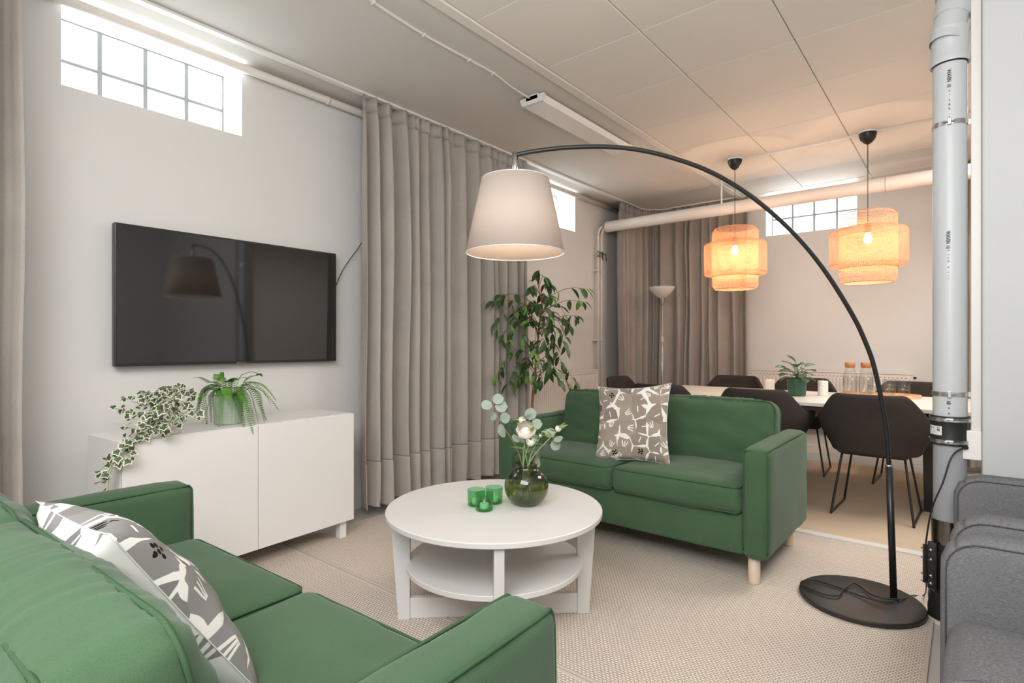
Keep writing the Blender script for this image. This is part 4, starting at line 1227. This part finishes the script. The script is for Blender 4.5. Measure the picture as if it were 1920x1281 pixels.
def weave(R0, R1f, z0, z1, n, tw, w, mb, segs=12):
    for d in (-1, 1):
        for i in range(n):
            a0 = 2 * pi * i / n
            vs = []; fs = []
            for k in range(segs + 1):
                t = k / segs; z = z0 + (z1 - z0) * t
                r = R1f(t) + (.0012 * d)
                a = a0 + d * tw * t; da = w / r * .7
                vs += [(r * cos(a - da), r * sin(a - da), z), (r * cos(a + da), r * sin(a + da), z)]
            for k in range(segs): fs.append((2 * k, 2 * k + 1, 2 * k + 3, 2 * k + 2))
            mb.add(vs, fs, 0, True)
def ring(mb, r, z, th, n=48): mb.tube([(r * cos(2 * pi * k / n), r * sin(2 * pi * k / n), z) for k in range(n)], th, 6, True)
def make_pendant(zt):
    t = thing('pendant_lamp', '', 'pendant lamp')
    # local z=0 at the ceiling panel
    MB().lathe([(.058, 0), (.062, -.004), (.062, -.014), (.060, -.016)], 36).build('ceiling_ring', M['pot_white'], t)
    MB().lathe([(.060, -.014), (.059, -.03), (.050, -.062), (.030, -.088), (.012, -.100), (0.001, -.102)], 36).build('canopy', M['black_plastic'], t)
    MB().cyl((0, 0, -.10), (0, 0, zt + .16 - .30), .0028, 8).build('cord', M['black_plastic'], t)
    MB().cyl((0, 0, zt - .15), (0, 0, zt - .08), .021, 16).build('socket', M['pot_brown'], t)
    MB().lathe([(.012, zt - .15), (.018, zt - .165), (.030, zt - .20), (.024, zt - .225), (0.001, zt - .238)], 20).build('bulb', M['bulb'], t)
    H = .535
    b = MB(); ri = .190
    def fin(s):
        e = min(s, 1 - s)
        return ri * (1 - .13 * max(0, (.06 - e) / .06) ** 2)
    weave(ri, fin, zt - H, zt, 76, 2.3, .0028, b, 20)
    for z in (zt - .002, zt - H + .002): ring(b, ri * .87, z, .0035)
    for z in (zt - .03, zt - .17, zt - H + .035): ring(b, ri + .001, z, .0016)
    b.build('inner_basket', M['bamboo'], t)
    b = MB(); ro = .258; z0, z1 = zt - .425, zt - .118
    def fo(s):
        e = min(s, 1 - s)
        return ro - (ro - ri - .004) * max(0, (.10 - e) / .10) ** 2.6
    weave(ro, fo, z0, z1, 104, 1.35, .0030, b, 18)
    for z in (z0 + .001, z1 - .001): ring(b, ri + .006, z, .003)
    for z in (z0 + .028, z1 - .028): ring(b, ro - .001, z, .0016)
    b.build('outer_basket', M['bamboo'], t)
    return t
pa = thing  # alias kept short
P1 = pz(1378, 297, CZ - .014); P2 = pz(1627, 246, CZ - .014)
pe = make_pendant(2.170 - (CZ - .014))
pe.location = (P1.x, P1.y, CZ - .0145); tag(pe, 'woven bamboo pendant lamp on the longer cord over the table end near the torchiere', 'pendant lamp', 'woven pendant lamps over the dining table')
pe2 = make_pendant(2.158 - (CZ - .014))
pe2.location = (P2.x, P2.y, CZ - .0145); tag(pe2, 'woven bamboo pendant lamp hanging over the carafes', 'pendant lamp', 'woven pendant lamps over the dining table')
pe['label'] = 'woven bamboo pendant lamp hanging over the potted plant end of the dining table'
for k, p in enumerate((P1, P2)):
    point('pendant_light', (p.x, p.y, 2.170 - .255), PEND_W, (1.0, .67, .43), .03)

tp = thing('torchiere_lamp', 'slim silver torchiere floor lamp with white bowl before the corner curtain', 'floor lamp', (-2.60, 5.76, .0075))
MB().lathe([(0.001, 0), (.125, 0), (.128, .004), (.128, .014), (.05, .024), (.014, .03)], 40).build('base', M['chrome'], tp, sharp=30)
MB().cyl((0, 0, .025), (0, 0, 1.62), .009, 12).build('pole', M['chrome'], tp)
MB().lathe([(.010, 1.58), (.022, 1.60), (.024, 1.645), (.028, 1.66)], 20).build('bowl_holder', M['chrome'], tp)
MB().lathe([(.028, 1.655), (.050, 1.665), (.085, 1.695), (.118, 1.735), (.138, 1.772), (.137, 1.776), (.134, 1.772), (.112, 1.738), (.080, 1.702), (.048, 1.674), (.02, 1.668)], 48).build('bowl', M['bowl'], tp)
MB().tube(smooth_path([(.012, -.014, 1.58), (.014, -.018, 1.30), (.012, -.016, 1.15), (.024, -.024, 1.00), (.012, -.014, .80), (.016, -.018, .5), (.02, -.02, .04)], 6), .0028, 6).build('cord', M['pot_white'], tp)
MB().box((.004, -.026, 1.17), (.022, -.012, 1.23), .003).build('switch', M['pot_white'], tp)

# ================================================================== DINING
CF = .0085
dt = thing('dining_table', 'long white dining table on black slanted legs', 'table', (-.99, 4.875, CF))
TZ = .74 - CF
MB().box((-1.225, -.525, TZ - .027), (1.225, .525, TZ), .004).build('tabletop', M['white_lam'], dt)
MB().box((-1.05, -.26, TZ - .06), (1.05, .26, TZ - .0275), .003).build('apron', M['black_metal'], dt)
for sx in (-1, 1):
    for sy in (-1, 1):
        x0, y0 = sx * .79, sy * .095; x1, y1 = sx * .79, sy * .085
        def q(cx, cy, a, b, z): return [(cx - a, cy - b, z), (cx + a, cy - b, z), (cx + a, cy + b, z), (cx - a, cy + b, z)]
        vs = q(x1, y1, .030, .035, .010) + q(x0, y0, .040, .045, TZ - .061)
        MB().add(vs, [(3, 2, 1, 0), (4, 5, 6, 7), (0, 1, 5, 4), (1, 2, 6, 5), (2, 3, 7, 6), (3, 0, 4, 7)]).build('leg', M['black_metal'], dt)
    MB().box((sx * .79 - .05, -.17, 0), (sx * .79 + .05, .17, .0095), .002).build('foot_plate', M['black_metal'], dt)

def make_chair():
    t = thing('dining_chair', '', 'chair')
    # local: sits facing -y, back at +y
    nu, nw = 40, 8; vs = []; fs = []
    def sm(x): x = max(0, min(1, x)); return x * x * (3 - 2 * x)
    for i in range(nu + 1):
        u = -1 + 2 * i / nu; au = abs(u)
        h = .825 - .155 * sm((au - .30) / .26) - .02 * sm((au - .6) / .4)
        ph = radians(118) * u
        for j in range(nw + 1):
            w = j / nw
            z = .425 + (h - .425) * w
            k = sm((z - .40) / .25)
            Wd = .215 + .095 * k - .035 * sm((z - .66) / .16)
            Dp = .20 + .075 * k + .03 * sm((z - .62) / .2)
            sx, cy = sin(ph), cos(ph)
            x = Wd * (abs(sx) ** .80) * (1 if sx > 0 else -1); y = Dp * (abs(cy) ** .75) * (1 if cy > 0 else -1)
            vs.append((x, y - .0, z))
    N = nw + 1
    for i in range(nu):
        for j in range(nw): fs.append((i * N + j, (i + 1) * N + j, (i + 1) * N + j + 1, i * N + j + 1))
    o = MB().add(vs, fs, 0, True).build('shell', M['charcoal'], t)
    md = o.modifiers.new('thickness', 'SOLIDIFY'); md.thickness = .036; md.offset = -1
    md = o.modifiers.new('smooth', 'SUBSURF'); md.levels = 1; md.render_levels = 1
    soft_box((.42, .44, .10), .04, (6, 6, 2), bulge=(.0, .0, .012)).build('seat', M['charcoal'], t, (0, -.02, .455))
    for s in (-1, 1):
        P = [(s * .165, -.15, .408), (s * .225, -.205, .03), (s * .226, -.195, .009), (s * .226, .0, .009), (s * .226, .205, .009), (s * .225, .215, .03), (s * .175, .150, .408)]
        MB().tube(smooth_path(P, 5), .0075, 8).build('sled_leg', M['black_metal'], t)
        MB().tube([(s * .165, -.15, .406), (s * .175, .15, .406)], .0075, 8).build('side_rail', M['black_metal'], t)
    for y in (-.13, .13):
        MB().tube([(-.17, y, .403), (.17, y, .403)], .0075, 8).build('seat_rail', M['black_metal'], t)
    return t
ch = make_chair()
G = 'charcoal chairs around the dining table'
spots = [(-1.93, 4.48, 180, 'charcoal dining chair behind the sofa, next to the table end by the torchiere'),
         (-1.20, 4.49, 183, 'charcoal dining chair behind the sofa, middle one of its row'),
         (-.475, 4.47, 178, 'charcoal dining chair behind the arc lamp pole, fully visible from the back'),
         (-1.83, 5.57, 0, 'charcoal dining chair by the curtain on the radiator side of the table'),
         (-1.19, 5.58, 3, 'charcoal dining chair behind the potted plant on the table'),
         (-.36, 5.57, -2, 'charcoal dining chair behind the carafes, before the radiator end'),
         (-2.43, 4.95, 90, 'charcoal dining chair at the head of the table by the heating pipes')]
for k, (x, y, a, lb) in enumerate(spots):
    c = ch if k == 0 else copy_tree(ch)
    c.location = (x, y, CF); c.rotation_euler = (0, 0, radians(a)); tag(c, lb, 'chair', G)

DZ = .7412
pp = pz(1494, 742, .74)
pt = thing('potted_plant', 'leafy plant in a dark green ribbed pot on the dining table', 'plant', (pp.x, pp.y, DZ))
n = 80; vs = []; fs = []
prof = [(.058, 0), (.064, .005), (.068, .07), (.071, .133), (.068, .135), (.064, .11)]
for (r, z) in prof:
    for k in range(n):
        rr = r + (.0012 if (k % 4) < 2 and .004 < z < .134 and r > .0635 else 0); a = 2 * pi * k / n; vs.append((rr * cos(a), rr * sin(a), z))
for i in range(len(prof) - 1):
    for k in range(n): fs.append((i * n + k, i * n + (k + 1) % n, (i + 1) * n + (k + 1) % n, (i + 1) * n + k))
fs.append(tuple(range(n))[::-1])
MB().add(vs, fs, 0, False).build('ribbed_pot', M['pot_green'], pt)
MB().lathe([(0.001, .114), (.0635, .112)], 24).build('soil', M['soil'], pt)
rl_ = leaf_mesh('leaf', .088, .066, M['pancake'], round_=True, bend=.25, fold=.25)
pdep = Vector((pp.x, pp.y, 0)).dot(FW); po = Vector((pp.x, pp.y, DZ))
tips = [(1466, 684, 0), (1478, 674, .05), (1490, 668, .0), (1508, 676, .06), (1516, 680, 0), (1522, 690, .05), (1514, 698, -.08), (1506, 707, -.10), (1518, 708, -.02), (1470, 699, -.06), (1476, 706, .06), (1484, 692, -.1), (1496, 688, -.08), (1502, 694, .08), (1488, 682, .10), (1498, 680, -.05), (1478, 690, .08), (1510, 688, .1), (1492, 700, .12), (1504, 702, .12), (1472, 692, .02), (1486, 678, -.06)]
R = random.Random(5); stm = MB()
for (u, v, dd) in tips:
    p = pd(u, v, pdep + dd) - po
    b0 = Vector((R.uniform(-.02, .02), R.uniform(-.02, .02), .112))
    c = b0.lerp(p, .66) + UP * .016
    stm.tube(smooth_path([b0, b0.lerp(c, .5) + UP * .02, c], 4), .0018, 5)
    d = (p - c); d.z -= .008
    d = (d.normalized() + Vector((p.x, p.y, 0)).normalized() * .6)
    s = R.uniform(.85, 1.15)
    link('leaf', rl_, pt, c, orient(d, UP + RT * R.uniform(-.4, .4) - FW * R.uniform(-.2, .5)), (s, s, s))
stm.build('stems', M['pancake'], pt)

def pillar(label, u, v, r, h):
    p = pz(u, v, .74)
    t = thing('pillar_candle', label, 'candle', (p.x, p.y, DZ))
    MB().lathe([(0.001, 0), (r - .002, 0), (r, .002), (r, h - .003), (r - .003, h), (r * .5, h - .006), (0.001, h - .008)], 32).build('wax_body', M['wax'], t, sharp=40)
    MB().cyl((0, 0, h - .008), (.001, 0, h + .008), .0016, 6).build('wick', M['wax'], t)
pillar('white pillar candle on the dining table, furthest from the carafes', 1443.5, 735, .038, .105)
pillar('white pillar candle on the dining table between pot and tray', 1543, 742, .037, .118)
tr0 = pz(1640, 744, .74)
ty = thing('serving_tray', 'long rounded light wooden tray carrying carafes and glasses', 'tray', (tr0.x + .02, tr0.y + .035, DZ), radians(3))
def stadium(hx, r, n=12): return [(hx - r + r * cos(radians(a)), r * sin(radians(a))) for a in range(-90, 91, 180 // n)] + [(-hx + r + r * cos(radians(a)), r * sin(radians(a))) for a in range(90, 271, 180 // n)]
o1 = stadium(.275, .14); n = len(o1)
vs = [(x, y, 0) for x, y in o1] + [(x, y, .008) for x, y in o1]
MB().add(vs, [tuple(range(n))[::-1], tuple(range(n, 2 * n))] + [(i, (i + 1) % n, n + (i + 1) % n, n + i) for i in range(n)]).build('board', M['tray'], ty)
i1 = stadium(.268, .133)
vs = [(x, y, .008) for x, y in o1] + [(x, y, .022) for x, y in o1] + [(x, y, .022) for x, y in i1] + [(x, y, .0085) for x, y in i1]
MB().add(vs, [(a * n + i, a * n + (i + 1) % n, (a + 1) * n + (i + 1) % n, (a + 1) * n + i) for a in range(3) for i in range(n)]).build('rim', M['tray'], ty)
GZ = DZ + .0095
def at_tray(dx, dy):
    a = radians(3); return (ty.location.x + dx * cos(a) - dy * sin(a), ty.location.y + dx * sin(a) + dy * cos(a), GZ)
def carafe(label, dx, dy):
    t = thing('carafe', label, 'carafe', at_tray(dx, dy), group='glass carafes on the tray')
    out = [(.046, 0), (.050, .004), (.052, .08), (.052, .135), (.047, .160), (.036, .190), (.033, .205), (.035, .222)]
    MB().lathe([(0.001, .004)] + out, 36).build('glass_body', M['glass'], t)
    MB().lathe([(0.001, .008), (.047, .008), (.0495, .08), (.0495, .138), (0.001, .138)], 30).build('water', M['clear_water'], t)
    MB().lathe([(0.001, .212), (.032, .212), (.037, .224), (.0375, .252), (.036, .254), (0.001, .254)], 28).build('cork_stopper', M['cork'], t, sharp=40)
carafe('water carafe with cork stopper at the outer end of the tray', -.19, .0)
carafe('water carafe with cork stopper beside the stacked glasses', -.085, .045)
def tumbler(label, dx, dy, dz):
    x, y, z = at_tray(dx, dy)
    t = thing('drinking_glass', label, 'glass', (x, y, z + dz), group='stacked drinking glasses')
    out = [(.031, 0), (.036, .008), (.041, .045), (.042, .078)]
    MB().lathe([(0.001, .006)] + out, 28).build('glass_wall', M['glass'], t)
    ring_ = MB(); ring(ring_, .041, .0785, .0012, 28); ring_.build('lip', M['glass'], t)
for k, (dx, dy, nm) in enumerate([(-.025, -.055, 'stack touching the carafe'), (.07, -.03, 'middle stack'), (.075, .07, 'stack behind the middle one'), (.165, .02, 'stack at the bare end of the tray')]):
    tumbler('clear drinking glass, lower of the ' + nm, dx, dy, 0)
    tumbler('clear drinking glass, upper of the ' + nm, dx, dy, .046)

# ================================================================== ARMCHAIRS
def make_armchair(Wd):
    t = thing('armchair', '', 'armchair')
    g, wl = M['grey_tweed'], M['grey_welt']
    # local: front towards -x, width along y
    Dp, AZ = .76, .655
    for s in (-1, 1):
        def shp(q, n):
            # rounded upper front corner
            R_ = .085; cx, cz = -Dp / 2 + R_, (AZ - .12) / 2 - R_
            if q.x < cx and q.z > cz:
                d = Vector((q.x - cx, 0, q.z - cz)); m_ = max(abs(d.x), abs(d.z)) / R_
                if d.length > 1e-6:
                    dn = d.normalized(); q = Vector((cx + dn.x * R_ * m_, q.y, cz + dn.z * R_ * m_))
            return q
        a = soft_box((Dp, .105, AZ - .12), .030, (12, 3, 10), bulge=(0, .006, .004), wr=.0015, shape=shp)
        ao = a.build('armrest', g, t, (0, s * (Wd / 2 - .0525), (AZ + .12) / 2))
        h = (AZ - .12) / 2
        for ys in (-1, 1):
            P = [(-Dp / 2 + .012, ys * .050, -h + .03), (-Dp / 2 + .012, ys * .050, h - .09)] + [(-Dp / 2 + .085 - .073 * cos(radians(q)), ys * .050, h - .085 + .073 * sin(radians(q))) for q in range(0, 91, 15)] + [(0, ys * .051, h - .010), (Dp / 2 - .03, ys * .050, h - .012)]
            MB().tube(P, .0020, 5).build('seam', wl, ao)
    soft_box((Dp - .06, Wd - .212, .20), .03, (6, 6, 3)).build('base', g, t, (.01, 0, .22))
    soft_box((Dp - .20, Wd - .214, .14), .045, (8, 8, 3), bulge=(.01, 0, .02)).build('seat_cushion', g, t, (-.08, 0, .39))
    soft_box((.16, Wd - .214, .50), .05, (4, 8, 8), bulge=(.02, 0, .01)).build('back_cushion', g, t, (.22, 0, .60), (0, radians(12), 0))
    soft_box((.10, Wd - .01, .56), .03, (3, 8, 6)).build('back_frame', g, t, (Dp / 2 - .03, 0, .42), (0, radians(6), 0))
    for sx in (-1, 1):
        for sy in (-1, 1):
            MB().lathe([(.016, 0), (.021, .125)], 14, cap0=True).build('leg', M['birch'], t, (sx * (Dp / 2 - .07), sy * (Wd / 2 - .07), .0005))
    return t
ac = make_armchair(.74)
ac.location = (.340, 2.415, 0); tag(ac, 'grey tweed armchair standing against the partition wall', 'armchair', 'grey armchairs in a row')
ac2 = make_armchair(.935)
ac2.location = (.325, 1.455, 0); tag(ac2, 'grey tweed armchair further from the partition wall', 'armchair', 'grey armchairs in a row')
